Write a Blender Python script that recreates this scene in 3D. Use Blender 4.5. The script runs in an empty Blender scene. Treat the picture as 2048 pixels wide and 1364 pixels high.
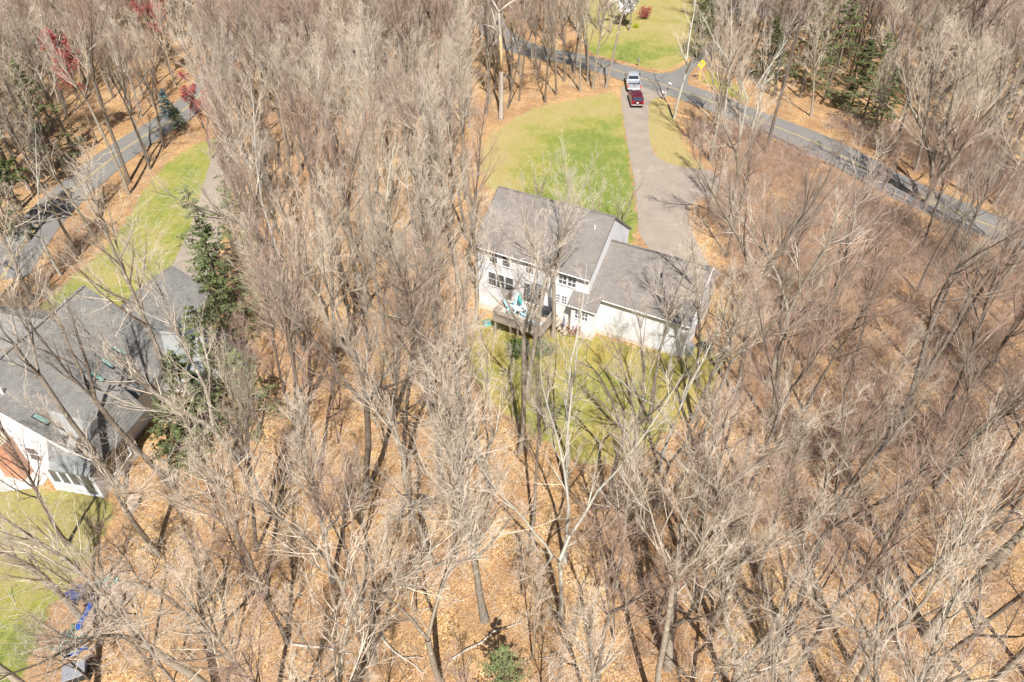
import bpy, bmesh, math, random
import numpy as np
from mathutils import Vector, Matrix
R = math.radians
rng = np.random.default_rng(7); random.seed(7)
scn = bpy.context.scene
COL = scn.collection
# ------------------------------------------------------------------ camera
FPX, PITCH, CAMH = 1389.0, R(39.8), 38.4            # focal in px of a 2048 wide frame
cam = bpy.data.cameras.new('camera'); cam_o = bpy.data.objects.new('camera', cam); COL.objects.link(cam_o)
cam.sensor_width = 36; cam.lens = FPX/2048*36; cam.clip_end = 3000; cam.clip_start = .5
cam_o.location = (0, 0, CAMH); cam_o.rotation_euler = (math.pi/2-PITCH, 0, 0)
scn.camera = cam_o
# ------------------------------------------------------------------ light
SUN_EL, SUN_AZ = R(52), R(-6)       # shadows fall away from the camera, slightly to the left
SE, SKYS, EXPO = 5.0, 0.05, 0.76
w = bpy.data.worlds.new("World"); scn.world = w; w.use_nodes = True
nt = w.node_tree; bg = nt.nodes['Background']; sky = nt.nodes.new('ShaderNodeTexSky')
sky.sky_type = 'NISHITA'; sky.sun_disc = False; sky.sun_elevation = SUN_EL
sd = Vector((math.sin(-SUN_AZ)*math.cos(SUN_EL), -math.cos(SUN_AZ)*math.cos(SUN_EL), math.sin(SUN_EL)))  # towards the sun
sky.sun_rotation = math.atan2(sd.x, sd.y)
nt.links.new(sky.outputs[0], bg.inputs[0]); bg.inputs[1].default_value = SKYS
sl = bpy.data.lights.new('sun', 'SUN'); sl.energy = SE; sl.angle = R(.53); sl.color = (1, .968, .925)
so = bpy.data.objects.new('sun', sl); COL.objects.link(so); so.rotation_euler = sd.to_track_quat('Z', 'Y').to_euler()
so.location = (20, -40, 80)
vs = scn.view_settings; vs.view_transform = 'Standard'; vs.look = 'None'; vs.exposure = EXPO; vs.gamma = 1
scn.cycles.max_bounces = 4; scn.cycles.diffuse_bounces = 2; scn.cycles.transparent_max_bounces = 4

# ------------------------------------------------------------------ helpers
def h(x, y):
    return (-1.5*math.exp(-((x+5)/8)**2-((y-50)/6)**2) + .35*math.exp(-((x-13)/8)**2-((y-43)/7)**2))
def U(px, py, z=0.0):
    """ground point seen at a pixel of the 2048 wide photograph"""
    d = ((px-1024)/FPX, math.cos(PITCH)-(py-682)/FPX*math.sin(PITCH), -math.sin(PITCH)-(py-682)/FPX*math.cos(PITCH))
    t = (CAMH-z)/-d[2]; return (d[0]*t, d[1]*t)
def PX(x, y, z):
    zz = y*math.cos(PITCH)-(z-CAMH)*math.sin(PITCH)
    return (1024+FPX*x/zz, 682-FPX*(y*math.sin(PITCH)+(z-CAMH)*math.cos(PITCH))/zz)
def tag(o, label=None, cat=None, group=None, kind=None):
    if label: o['label'] = label
    if cat: o['category'] = cat
    if group: o['group'] = group
    if kind: o['kind'] = kind
    return o
def empty(name, loc=(0,0,0), rz=0, label=None, cat=None, group=None):
    o = bpy.data.objects.new(name, None); COL.objects.link(o); o.location = loc; o.rotation_euler = (0,0,rz)
    o.empty_display_size = .3
    return tag(o, label, cat, group)
def mesh_np(name, V, Q, mats, smooth=False, tris=None):
    me = bpy.data.meshes.new(name); V = np.asarray(V, np.float32); Q = np.asarray(Q, np.int32)
    nq = len(Q); nt_ = 0 if tris is None else len(tris)
    me.vertices.add(len(V)); me.vertices.foreach_set('co', V.ravel())
    L = Q.ravel() if not nt_ else np.concatenate([Q.ravel(), np.asarray(tris, np.int32).ravel()])
    me.loops.add(len(L)); me.loops.foreach_set('vertex_index', L)
    st = np.arange(nq)*4
    if nt_: st = np.concatenate([st, nq*4+np.arange(nt_)*3])
    me.polygons.add(nq+nt_); me.polygons.foreach_set('loop_start', st.astype(np.int32))
    me.polygons.foreach_set('use_smooth', np.full(nq+nt_, smooth))
    for m in mats: me.materials.append(m)
    me.update(calc_edges=True); return me
class MB:
    def __init__(s): s.v = []; s.f = []
    def add(s, vs_, fs):
        n = len(s.v); s.v += [tuple(v) for v in vs_]; s.f += [tuple(i+n for i in f) for f in fs]; return s
    def box(s, x0, x1, y0, y1, z0, z1):
        v = [(x0,y0,z0),(x1,y0,z0),(x1,y1,z0),(x0,y1,z0),(x0,y0,z1),(x1,y0,z1),(x1,y1,z1),(x0,y1,z1)]
        return s.add(v, [(3,2,1,0),(4,5,6,7),(0,1,5,4),(1,2,6,5),(2,3,7,6),(3,0,4,7)])
    def prism(s, poly, axis, a0, a1):
        """poly of 2D points extruded along axis ('x': poly=(y,z); 'y': poly=(x,z); 'z': poly=(x,y))"""
        mk = {'x': lambda p, a: (a, p[0], p[1]), 'y': lambda p, a: (p[0], a, p[1]), 'z': lambda p, a: (p[0], p[1], a)}[axis]
        n = len(poly); v = [mk(p, a0) for p in poly]+[mk(p, a1) for p in poly]
        return s.add(v, [tuple(range(n))[::-1], tuple(range(n, 2*n))]+[(i, (i+1) % n, n+(i+1) % n, n+i) for i in range(n)])
    def tube(s, pts, rad, n=8, cap=True):
        pts = [Vector(p) for p in pts]; base = len(s.v)
        rad = rad if isinstance(rad, (list, tuple)) else [rad]*len(pts)
        for i, p in enumerate(pts):
            t = (pts[min(i+1, len(pts)-1)]-pts[max(i-1, 0)]).normalized()
            u = t.orthogonal().normalized(); q = t.cross(u)
            for k in range(n):
                a = 2*math.pi*k/n; s.v.append(tuple(p+(u*math.cos(a)+q*math.sin(a))*rad[i]))
        for i in range(len(pts)-1):
            for k in range(n):
                s.f.append((base+i*n+k, base+i*n+(k+1) % n, base+(i+1)*n+(k+1) % n, base+(i+1)*n+k))
        if cap:
            s.f.append(tuple(base+k for k in range(n))[::-1]); s.f.append(tuple(base+(len(pts)-1)*n+k for k in range(n)))
        return s
    def build(s, name, mat, parent=None, bevel=0, smooth=False, loc=None, rot=None, label=None):
        me = bpy.data.meshes.new(name); me.from_pydata(s.v, [], s.f)
        bm = bmesh.new(); bm.from_mesh(me); bmesh.ops.recalc_face_normals(bm, faces=bm.faces)
        if bevel: bmesh.ops.bevel(bm, geom=list(bm.edges), offset=bevel, segments=2, affect='EDGES', profile=.6)
        bm.to_mesh(me); bm.free()
        if smooth: me.polygons.foreach_set('use_smooth', [True]*len(me.polygons))
        me.materials.append(mat)
        o = bpy.data.objects.new(name, me); COL.objects.link(o)
        if parent: o.parent = parent
        if loc: o.location = loc
        if rot: o.rotation_euler = rot
        if label: o['label'] = label
        return o
def copy_tree(o, parent=None):
    c = o.copy(); COL.objects.link(c)
    if parent: c.parent = parent
    for ch in list(o.children): copy_tree(ch, c)
    return c

# ------------------------------------------------------------------ materials
class NB:
    def __init__(s, name):
        s.m = bpy.data.materials.new(name); s.m.use_nodes = True; s.t = s.m.node_tree
        s.p = s.t.nodes['Principled BSDF']; s.p.inputs['Roughness'].default_value = .85
        s.p.inputs['Specular IOR Level'].default_value = .25
    def n(s, typ, **kw):
        nd = s.t.nodes.new(typ)
        for k, v in kw.items():
            if k.startswith('_'): setattr(nd, k[1:], v)
            else: nd.inputs[k.replace('__', ' ')].default_value = v
        return nd
    def l(s, a, b): s.t.links.new(a, b)
    def pos(s, sx=1, sy=1, sz=1, obj=False):
        g = s.n('ShaderNodeTexCoord').outputs['Object'] if obj else s.n('ShaderNodeNewGeometry').outputs['Position']
        if (sx, sy, sz) == (1, 1, 1): return g
        m = s.n('ShaderNodeVectorMath', _operation='MULTIPLY'); s.l(g, m.inputs[0]); m.inputs[1].default_value = (sx, sy, sz)
        return m.outputs[0]
    def noise(s, vec, scale, detail=4, rough=.55):
        x = s.n('ShaderNodeTexNoise', Scale=scale, Detail=detail, Roughness=rough); s.l(vec, x.inputs['Vector']); return x.outputs['Fac']
    def ramp(s, fac, stops, interp='LINEAR'):
        r = s.n('ShaderNodeValToRGB'); r.color_ramp.interpolation = interp; e = r.color_ramp.elements
        while len(e) < len(stops): e.new(.5)
        for i, (p, c) in enumerate(stops):
            e[i].position = p; e[i].color = (*(c if isinstance(c, tuple) else (c, c, c)), 1)
        s.l(fac, r.inputs[0]); return r.outputs[0]
    def mix(s, fac, a, b, mode='MIX'):
        x = s.n('ShaderNodeMix', _data_type='RGBA', _blend_type=mode)
        for v, i in ((fac, 0), (a, 6), (b, 7)):
            if hasattr(v, 'links'): s.l(v, x.inputs[i])
            else: x.inputs[i].default_value = v if i == 0 else (*v, 1)
        return x.outputs[2]
    def math(s, op, a, b=0, c=None):
        x = s.n('ShaderNodeMath', _operation=op)
        for i, v in enumerate((a, b) if c is None else (a, b, c)):
            if hasattr(v, 'links'): s.l(v, x.inputs[i])
            else: x.inputs[i].default_value = v
        return x.outputs[0]
    def color(s, c):
        if hasattr(c, 'links'): s.l(c, s.p.inputs['Base Color'])
        else: s.p.inputs['Base Color'].default_value = (*c, 1)
        return s
    def bump(s, hgt, strength=.5, dist=.05):
        b = s.n('ShaderNodeBump', Strength=strength, Distance=dist); s.l(hgt, b.inputs['Height']); s.l(b.outputs[0], s.p.inputs['Normal']); return s
def plain(name, c, rough=.6, metal=0, var=.12, scale=6, spec=.3):
    b = NB(name); b.p.inputs['Roughness'].default_value = rough; b.p.inputs['Metallic'].default_value = metal
    b.p.inputs['Specular IOR Level'].default_value = spec
    f = b.noise(b.pos(obj=True), scale)
    b.color(b.mix(f, tuple(x*(1-var) for x in c), tuple(min(1, x*(1+var)) for x in c))); return b.m
def leaf_color(b):
    p = b.pos()
    nz = b.n('ShaderNodeTexNoise', Scale=5.0, Detail=3.0); b.l(p, nz.inputs['Vector'])
    wv = b.n('ShaderNodeVectorMath', _operation='MULTIPLY_ADD'); b.l(nz.outputs['Color'], wv.inputs[0]); wv.inputs[1].default_value = (.35,.35,.35); b.l(p, wv.inputs[2]); p = wv.outputs[0]
    v = b.n('ShaderNodeTexVoronoi', Scale=12.0); b.l(p, v.inputs['Vector'])
    sep = b.n('ShaderNodeSeparateColor'); b.l(v.outputs['Color'], sep.inputs[0])
    v2 = b.n('ShaderNodeTexVoronoi', Scale=23.0); b.l(p, v2.inputs['Vector'])
    sep2 = b.n('ShaderNodeSeparateColor'); b.l(v2.outputs['Color'], sep2.inputs[0])
    r = b.math('ADD', b.math('MULTIPLY', sep.outputs[0], .5), b.math('MULTIPLY', sep2.outputs[1], .5))
    c = b.ramp(r, [(.10, (.08,.042,.022)), (.3, (.28,.150,.062)), (.5, (.48,.282,.115)), (.7, (.64,.42,.195)), (.9, (.90,.72,.42))])
    big = b.noise(p, .16, 5, .6)
    c = b.mix(b.ramp(big, [(.35, 0.0), (.62, .62)]), c, (.27,.135,.07))
    mid = b.noise(p, .75, 5, .65)
    c = b.mix(b.ramp(mid, [(.56, 0.0), (.74, .6)]), c, (.62,.42,.25))
    soil = b.noise(p, .5, 6, .7)
    c = b.mix(b.ramp(soil, [(.60, 0.0), (.72, .55)]), c, (.13,.07,.04))
    g = b.noise(p, 1.1, 6, .75)
    gb = b.noise(p, .33, 5, .7)
    c = b.mix(b.ramp(gb, [(.45, 0.0), (.62, .6)]), c, (.27,.165,.09))
    c = b.mix(b.ramp(g, [(.63, 0.0), (.72, .55)]), c, (.20,.19,.045))
    return c, v.outputs['Distance']
def grass_color(b, lush=(.125,.19,.018), dry=(.40,.30,.13)):
    p = b.pos(); a = b.n('ShaderNodeAttribute', _attribute_name='green')
    n1 = b.noise(p, .22, 5, .6); n2 = b.noise(p, 2.2, 5, .7); n3 = b.noise(p, 9, 4, .7)
    f = b.math('ADD', a.outputs['Fac'], b.math('MULTIPLY', b.math('SUBTRACT', n1, .5), 1.9))
    f = b.math('ADD', f, b.math('MULTIPLY', b.math('SUBTRACT', n2, .5), 1.5))
    c = b.ramp(f, [(0.0, dry), (.36, tuple((x*.6+y*.4) for x, y in zip(dry, (.30,.27,.04)))), (.66, (.235,.25,.035)), (1.0, lush)])
    c = b.mix(b.ramp(n3, [(.35, .0), (.7, .45)]), c, (.33,.30,.13))
    n4 = b.noise(p, 16, 3, .7); c = b.mix(b.ramp(n4, [(.34, .7), (.5, .0)]), c, (.06,.075,.012))
    n6 = b.noise(b.pos(1.0, .25, 1), 1.7, 4, .6); c = b.mix(b.ramp(n6, [(.45, 0.0), (.7, .45)]), c, (.36,.33,.12))
    n5 = b.noise(p, 5.5, 4, .8); c = b.mix(b.ramp(n5, [(.63, 0.0), (.68, .7)]), c, (.44,.31,.17))
    return c, n3
b = NB('leaf_litter'); c, d = leaf_color(b); b.color(c).bump(d, .6, .07); M_LEAF = b.m; b.p.inputs['Roughness'].default_value = .8
def lawn_mat(name, **kw):
    b = NB(name); lc, d = leaf_color(b); gc, gn = grass_color(b, **kw)
    e = b.n('ShaderNodeAttribute', _attribute_name='edge').outputs['Fac']
    nn = b.noise(b.pos(), .9, 6, .7)
    f = b.math('SUBTRACT', e, b.math('MULTIPLY', nn, 1.0)); f = b.ramp(b.math('ADD', f, .5), [(.42, 0.0), (.56, 1.0)])
    b.color(b.mix(f, lc, gc)).bump(b.math('ADD', gn, b.math('MULTIPLY', d, .6)), .6, .07); return b.m
M_LAWN = lawn_mat('lawn_grass'); M_SIDEY = lawn_mat('shaggy_grass', lush=(.085,.13,.012), dry=(.28,.225,.085)); M_YARD = lawn_mat('mustard_grass', lush=(.16,.145,.012), dry=(.38,.265,.065))  # yard grass is olive to mustard
def asphalt(name, c1, c2, crack=True, pale=None):
    b = NB(name); p = b.pos(); n1 = b.noise(p, .5, 6, .65); n2 = b.noise(p, 14, 3, .7)
    c = b.mix(n1, c1, c2); c = b.mix(b.ramp(n2, [(.3, .0), (.75, .35)]), c, tuple(x*1.6 for x in c2))
    v = b.n('ShaderNodeTexVoronoi', Scale=.34, _feature='DISTANCE_TO_EDGE')
    wv = b.n('ShaderNodeVectorMath', _operation='ADD'); nz = b.n('ShaderNodeTexNoise', Scale=1.2, Detail=4.0); b.l(p, nz.inputs['Vector'])
    b.l(p, wv.inputs[0]); b.l(nz.outputs['Color'], wv.inputs[1]); b.l(wv.outputs[0], v.inputs['Vector'])
    c = b.mix(b.ramp(v.outputs['Distance'], [(.003, .35), (.012, 0.0)]), c, pale or tuple(x*.45 for x in c1))
    lv = b.noise(p, 2.6, 6, .8)
    c = b.mix(b.ramp(lv, [(.61, 0.0), (.68, .8)]), c, (.46,.29,.15))
    b.color(c).bump(n2, .3, .02); b.p.inputs['Roughness'].default_value = .8; return b.m
M_ROAD = asphalt('road_asphalt', (.135,.13,.12), (.20,.19,.175))
M_DRIVE = asphalt('drive_asphalt', (.15,.122,.095), (.34,.285,.235), pale=(.42,.34,.27))
M_GRAVEL = asphalt('drive_sand', (.42,.31,.21), (.52,.40,.29))
M_GRAVEL = None
M_YEL = plain('yellow_paint', (.45,.34,.14), .7, var=.3, scale=3)
def bark(name, c1, c2, lichen=None, fine=False):
    b = NB(name); oi = b.n('ShaderNodeObjectInfo'); r = oi.outputs['Random']
    p = b.pos(obj=True); n1 = b.noise(b.pos(6, 6, 1.2, obj=True), 2.2, 5, .7) if not fine else b.noise(p, .9, 3, .6)
    c = b.mix(b.ramp(n1, [(.32, 0.0), (.68, 1.0)]), c1, c2)
    c = b.mix(b.math('MULTIPLY', r, .40), c, tuple(x*.62 for x in c1))
    hue = b.math('MULTIPLY', b.math('FRACT', b.math('MULTIPLY', r, 7.31)), .35)
    c = b.mix(hue, c, (c2[0]*.95, c2[1]*.9, c2[2]*.78))
    if lichen:
        n2 = b.noise(p, 1.7, 4, .7); c = b.mix(b.ramp(n2, [(.60, 0.0), (.66, .8)]), c, lichen)
    b.color(c)
    if not fine: b.bump(n1, .5, .03)
    b.p.inputs['Specular IOR Level'].default_value = .15; return b.m
M_BARK = bark('grey_bark', (.15,.125,.10), (.42,.365,.295), (.58,.59,.45))
M_TWIG = bark('pale_twigs', (.50,.41,.325), (.84,.735,.61), fine=True)
M_BARKR = bark('brown_bark', (.095,.075,.06), (.25,.205,.165))
M_TWIGR = bark('reddish_twigs', (.30,.20,.16), (.58,.43,.35), fine=True)
M_TWIGD = bark('dark_twigs', (.22,.18,.145), (.50,.435,.36), fine=True)
M_BIRCH = bark('pale_bark', (.40,.385,.34), (.56,.55,.47), (.60,.62,.48))
M_DEAD = bark('bare_snag_wood', (.42,.37,.32), (.60,.52,.44))
M_REDBUD = plain('red_buds', (.36,.075,.07), .7, var=.4, scale=2)
M_CREAM = plain('cream_buds', (.62,.58,.34), .7, var=.15)
M_WHITEBL = plain('white_blossom', (.86,.84,.84), .7, var=.05)
def foliage(name, c1, c2, c3):
    b = NB(name); n = b.noise(b.pos(obj=True), 1.6, 4, .7); r = b.n('ShaderNodeObjectInfo').outputs['Random']
    c = b.ramp(n, [(.3, c1), (.55, c2), (.75, c3)]); c = b.mix(b.math('MULTIPLY', r, .35), c, c1); b.color(c)
    b.p.inputs['Roughness'].default_value = .7; return b.m
M_HEM = foliage('hemlock_needles', (.065,.085,.03), (.13,.16,.06), (.22,.25,.11))
M_PINE = foliage('pine_needles', (.05,.075,.02), (.10,.13,.04), (.15,.18,.07))
M_BLUES = foliage('blue_spruce_needles', (.09,.13,.12), (.16,.21,.20), (.24,.30,.28))
M_SHRUB = foliage('shrub_leaves', (.05,.085,.015), (.10,.16,.03), (.18,.25,.06))
M_YSHRUB = foliage('yellow_shrub_leaves', (.30,.32,.02), (.45,.46,.03), (.62,.58,.06))
M_MOSSY = foliage('thin_evergreen_needles', (.10,.125,.045), (.18,.21,.085), (.27,.30,.14))
def siding(name, c, step=.13):
    b = NB(name); p = b.pos(obj=True); s = b.n('ShaderNodeSeparateXYZ'); b.l(p, s.inputs[0])
    f = b.math('FRACT', b.math('DIVIDE', s.outputs[2], step))
    n = b.noise(b.pos(.5, .5, 3, obj=True), 1.5, 5, .6)
    cc = b.mix(n, tuple(x*.93 for x in c), c); cc = b.mix(b.ramp(f, [(.0, .35), (.10, 0.0)]), cc, tuple(x*.55 for x in c))
    b.color(cc).bump(f, .5, .03); b.p.inputs['Roughness'].default_value = .55; return b.m
def shingle(name, c1, c2, axis=1, slope=1.2):
    b = NB(name); p = b.pos(obj=True); br = b.n('ShaderNodeTexBrick', Scale=1.0, _offset=.5)
    br.inputs['Mortar Size'].default_value = .012; br.inputs['Brick Width'].default_value = .32; br.inputs['Row Height'].default_value = .14
    br.inputs['Color1'].default_value = (*c1, 1); br.inputs['Color2'].default_value = (*c2, 1); br.inputs['Mortar'].default_value = (*[x*.5 for x in c1], 1)
    s = b.n('ShaderNodeSeparateXYZ'); b.l(p, s.inputs[0]); cb = b.n('ShaderNodeCombineXYZ')
    b.l(s.outputs[0 if axis == 1 else 1], cb.inputs[0]); b.l(b.math('MULTIPLY', s.outputs[axis], slope), cb.inputs[1])
    b.l(cb.outputs[0], br.inputs['Vector'])
    n = b.noise(p, .5, 6, .65); n2 = b.noise(p, 9, 3, .7)
    c = b.mix(b.ramp(n, [(.3, 0.0), (.75, .55)]), br.outputs['Color'], tuple(x*1.35 for x in c2))
    c = b.mix(b.ramp(n2, [(.35, .0), (.7, .3)]), c, tuple(x*.7 for x in c1))
    b.color(c).bump(br.outputs['Fac'], .4, .02); b.p.inputs['Roughness'].default_value = .9; return b.m
M_ROOF = shingle('brown_grey_shingles', (.165,.145,.13), (.225,.20,.182))
M_ROOFL = shingle('grey_shingles', (.15,.145,.135), (.24,.23,.21), axis=0)
M_ROOFP = plain('pale_roof', (.25,.255,.245), .85, var=.25, scale=1.5)  # sun-facing sunroom slope painted lighter than the shingles; porch roof shares it
M_SIDE = siding('white_clapboard', (.80,.80,.82)); M_TRIM = plain('white_trim', (.82,.82,.82), .5, var=.04)
M_SIDEG = siding('light_grey_clapboard', (.60,.61,.63))
M_FOUND = plain('concrete_foundation', (.62,.55,.45), .9, var=.15, scale=2)
def glass(name, c):
    b = NB(name); b.color(c); b.p.inputs['Roughness'].default_value = .08; b.p.inputs['Specular IOR Level'].default_value = .8; return b.m
M_GLASS = glass('window_glass', (.10,.105,.11)); M_GLASSG = glass('greenish_glass', (.22,.34,.30)); M_CGLASS = glass('car_glass', (.03,.04,.055))
b = NB('red_brick'); br = b.n('ShaderNodeTexBrick', Scale=4.5); b.l(b.pos(obj=True), br.inputs['Vector'])
mp = b.n('ShaderNodeMapping'); mp.inputs['Rotation'].default_value = (math.pi/2, 0, 0); b.l(b.pos(obj=True), mp.inputs[0]); b.l(mp.outputs[0], br.inputs['Vector'])
br.inputs['Color1'].default_value = (.46,.16,.075, 1); br.inputs['Color2'].default_value = (.56,.23,.11, 1); br.inputs['Mortar'].default_value = (.5,.4,.32, 1)
b.color(br.outputs['Color']); M_BRICK = b.m
M_STONE = plain('tan_stone', (.45,.38,.29), .9, var=.25, scale=4)
b = NB('grey_deck_boards'); s = b.n('ShaderNodeSeparateXYZ'); b.l(b.pos(obj=True), s.inputs[0])
f = b.math('FRACT', b.math('DIVIDE', s.outputs[1], .14)); n = b.noise(b.pos(.6, 6, 1, obj=True), 2, 4, .6)
b.color(b.mix(b.ramp(f, [(.0, .8), (.09, 0.0)]), b.mix(n, (.40,.31,.24), (.54,.44,.35)), (.1,.08,.06))).bump(f, .3, .02); M_DECK = b.m
M_WOODG = plain('weathered_wood', (.34,.28,.23), .85, var=.25, scale=4)
M_SPLIT = plain('split_firewood', (.36,.27,.20), .85, var=.35, scale=5)
M_METAL = plain('galvanised_steel', (.46,.47,.49), .45, .6, var=.15)
M_BLACK = plain('black_plastic', (.03,.032,.036), .5, var=.2); M_RUB = plain('rubber', (.02,.02,.02), .9, var=.1)
M_LBLUE = plain('pale_blue_plastic', (.42,.66,.72), .5, var=.08); M_TURQ = plain('turquoise_canvas', (.10,.42,.40), .8, var=.15)
M_RAKE = plain('brown_grey_trim', (.16,.14,.13), .7); M_WHITE = plain('white_plastic', (.80,.80,.78), .5, var=.04); M_TARP = plain('blue_tarp', (.025,.07,.30), .6, var=.3, scale=3)
M_GNET = plain('grey_green_netting', (.12,.20,.17), .8, var=.5, scale=7); M_NAVY = plain('navy_fabric', (.06,.07,.16), .8)
M_ORANGE = plain('orange_leaves', (.75,.36,.06), .8, var=.25, scale=4); M_FLAG = plain('orange_red_plastic', (.85,.16,.03), .6)
M_SIGNY = plain('yellow_sign_face', (.85,.66,.0), .5, var=.04); M_RUST = plain('rust_brown_foliage', (.26,.11,.06), .9, var=.4, scale=5)
def paint(name, c, metal=.3):
    b = NB(name); b.color(c); b.p.inputs['Metallic'].default_value = metal; b.p.inputs['Roughness'].default_value = .3
    b.p.inputs['Coat Weight'].default_value = .6; b.p.inputs['Coat Roughness'].default_value = .08; return b.m
M_SILVER = paint('silver_paint', (.52,.54,.57), .4); M_RED = paint('dark_red_paint', (.11,.003,.012), .15)
M_TAIL = plain('red_lens', (.55,.01,.015), .25, var=.05); M_CHROME = plain('bumper_chrome', (.55,.55,.55), .25, .8, var=.05)

# ------------------------------------------------------------------ ground, lawns, roads
def lines(a, b_, fine0, fine1, fs, cs):
    return np.unique(np.round(np.concatenate([np.arange(a, fine0, cs), np.arange(fine0, fine1, fs), np.arange(fine1, b_+cs, cs)]), 3))
xs = lines(-700, 700, -26, 32, 1.0, 14); ys = lines(-60, 900, 30, 66, 1.0, 14)
X, Y = np.meshgrid(xs, ys); Z = np.vectorize(h)(X, Y)
nx, ny = len(xs), len(ys); idx = np.arange(nx*ny).reshape(ny, nx)
Q = np.stack([idx[:-1, :-1], idx[:-1, 1:], idx[1:, 1:], idx[1:, :-1]], -1).reshape(-1, 4)
g = bpy.data.objects.new('ground', mesh_np('ground', np.stack([X, Y, Z], -1).reshape(-1, 3), Q, [M_LEAF], True)); COL.objects.link(g)
tag(g, 'orange brown leaf litter covering the woodland floor', kind='structure')
def seg_dist(p, poly):
    x, y = p; best = 1e9
    for i in range(len(poly)):
        ax, ay = poly[i]; bx, by = poly[(i+1) % len(poly)]; dx, dy = bx-ax, by-ay
        t = max(0, min(1, ((x-ax)*dx+(y-ay)*dy)/(dx*dx+dy*dy+1e-9))); best = min(best, math.hypot(x-ax-t*dx, y-ay-t*dy))
    return best
def inside(p, poly):
    x, y = p; r = False
    for i in range(len(poly)):
        x1, y1 = poly[i]; x2, y2 = poly[i-1]
        if (y1 > y) != (y2 > y) and x < (x2-x1)*(y-y1)/(y2-y1)+x1: r = not r
    return r
def smooth_poly(poly, it=2):
    for _ in range(it):
        q = []
        for i in range(len(poly)):
            a, c = poly[i], poly[(i+1) % len(poly)]
            q += [(a[0]*.75+c[0]*.25, a[1]*.75+c[1]*.25), (a[0]*.25+c[0]*.75, a[1]*.25+c[1]*.75)]
        poly = q
    return poly
def sheet(name, poly, off, mat, label, green=lambda x, y: .5, edge_w=2.5, step=1.0, smooth=2):
    poly = smooth_poly(poly, smooth) if smooth else poly
    bm = bmesh.new(); f = bm.faces.new([bm.verts.new((x, y, 0)) for x, y in poly])
    bmesh.ops.triangulate(bm, faces=[f])
    for ax in (0, 1):
        lo = min(p[ax] for p in poly); hi = max(p[ax] for p in poly); v = math.ceil(lo/step)*step
        while v < hi:
            co = (v, 0, 0) if ax == 0 else (0, v, 0); no = (1, 0, 0) if ax == 0 else (0, 1, 0)
            bmesh.ops.bisect_plane(bm, geom=bm.verts[:]+bm.edges[:]+bm.faces[:], plane_co=co, plane_no=no, dist=1e-4); v += step
    le = bm.verts.layers.float.new('edge'); lg = bm.verts.layers.float.new('green')
    for v in bm.verts:
        x, y = v.co.x, v.co.y; v.co.z = h(x, y)+off
        v[le] = min(1, seg_dist((x, y), poly)/edge_w); v[lg] = green(x, y)
    bmesh.ops.recalc_face_normals(bm, faces=bm.faces)
    if sum(f.normal.z for f in bm.faces) < 0: bmesh.ops.reverse_faces(bm, faces=bm.faces)
    me = bpy.data.meshes.new(name); bm.to_mesh(me); bm.free(); me.materials.append(mat)
    o = bpy.data.objects.new(name, me); COL.objects.link(o); tag(o, label, kind='structure'); return poly
def pxpoly(*pts): return [U(*p) for p in pts]
def el(x, y, cx, cy, rx, ry): return math.exp(-((x-cx)/rx)**2-((y-cy)/ry)**2)
P_FLAWN = sheet('lawn', pxpoly((925,300),(975,245),(1060,205),(1150,188),(1262,166),(1285,290),(1300,380),(1320,500),(1200,540),(990,420),(930,370)), .03, M_LAWN,
   'green front lawn sloping down from the road to the white house', lambda x, y: .18+1.0*el(x, y, 10, 76, 9, 21)-.3*el(x, y, 6, 98, 9, 6)-.4*el(x,y,-5,86,6,14), 4.0)
P_YARD = sheet('back_lawn', pxpoly((905,600),(990,590),(1130,620),(1300,690),(1390,670),(1450,560),(1500,580),(1490,760),(1400,860),(1290,960),(1130,965),(1060,900),(960,830),(900,760)), .03, M_YARD,
   'mossy olive back lawn behind the white house', lambda x, y: .34+.3*el(x, y, 4, 38, 7, 5), 3)
P_LYARD = sheet('side_lawn', pxpoly((-60,930),(120,960),(260,960),(262,1030),(235,1090),(190,1160),(125,1230),(110,1300),(60,1420),(-160,1460),(-260,1200)), .03, M_SIDEY,
   'shaggy side lawn below the grey roofed house', lambda x, y: .15+1.1*el(x, y, -24.5, 19, 5, 4.5), 2.2)
P_LFRONT = sheet('roadside_lawn', pxpoly((20,640),(150,530),(215,470),(265,380),(330,310),(415,268),(470,270),(470,420),(440,560),(330,600),(180,640),(60,720)), .03, M_LAWN,
   'sunny yellow green lawn beside the left road', lambda x, y: .62, 2.5)
P_FAR = sheet('far_lawn', pxpoly((1165,110),(1150,60),(1170,-20),(1400,-25),(1440,40),(1420,95),(1385,118),(1340,148),(1290,140),(1230,122)), .03, M_LAWN,
   'sunlit lawn across the road from the driveway', lambda x, y: .25+.7*el(x, y, 20, 124, 9, 7)+.2*el(x,y,16,150,9,9), 2.0)
P_STRIP = sheet('verge_lawn', pxpoly((1270,185),(1330,185),(1368,225),(1385,300),(1440,335),(1400,365),(1335,350),(1275,300)), .03, M_LAWN,
   'worn grass strip between the driveway and the roadside trees', lambda x, y: -.15, 2.6)
P_SIDE = sheet('garage_side_lawn', pxpoly((1375,395),(1420,395),(1460,560),(1470,700),(1400,720),(1420,560)), .034, M_YARD, 'dry grass along the garage side', lambda x, y: .3, 2)
P_SIGNV = sheet('sign_verge', pxpoly((1385,150),(1420,130),(1520,190),(1500,215),(1430,185)), .03, M_YARD, 'yellowish grass verge under the curve sign', lambda x, y: .45, 2)
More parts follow.
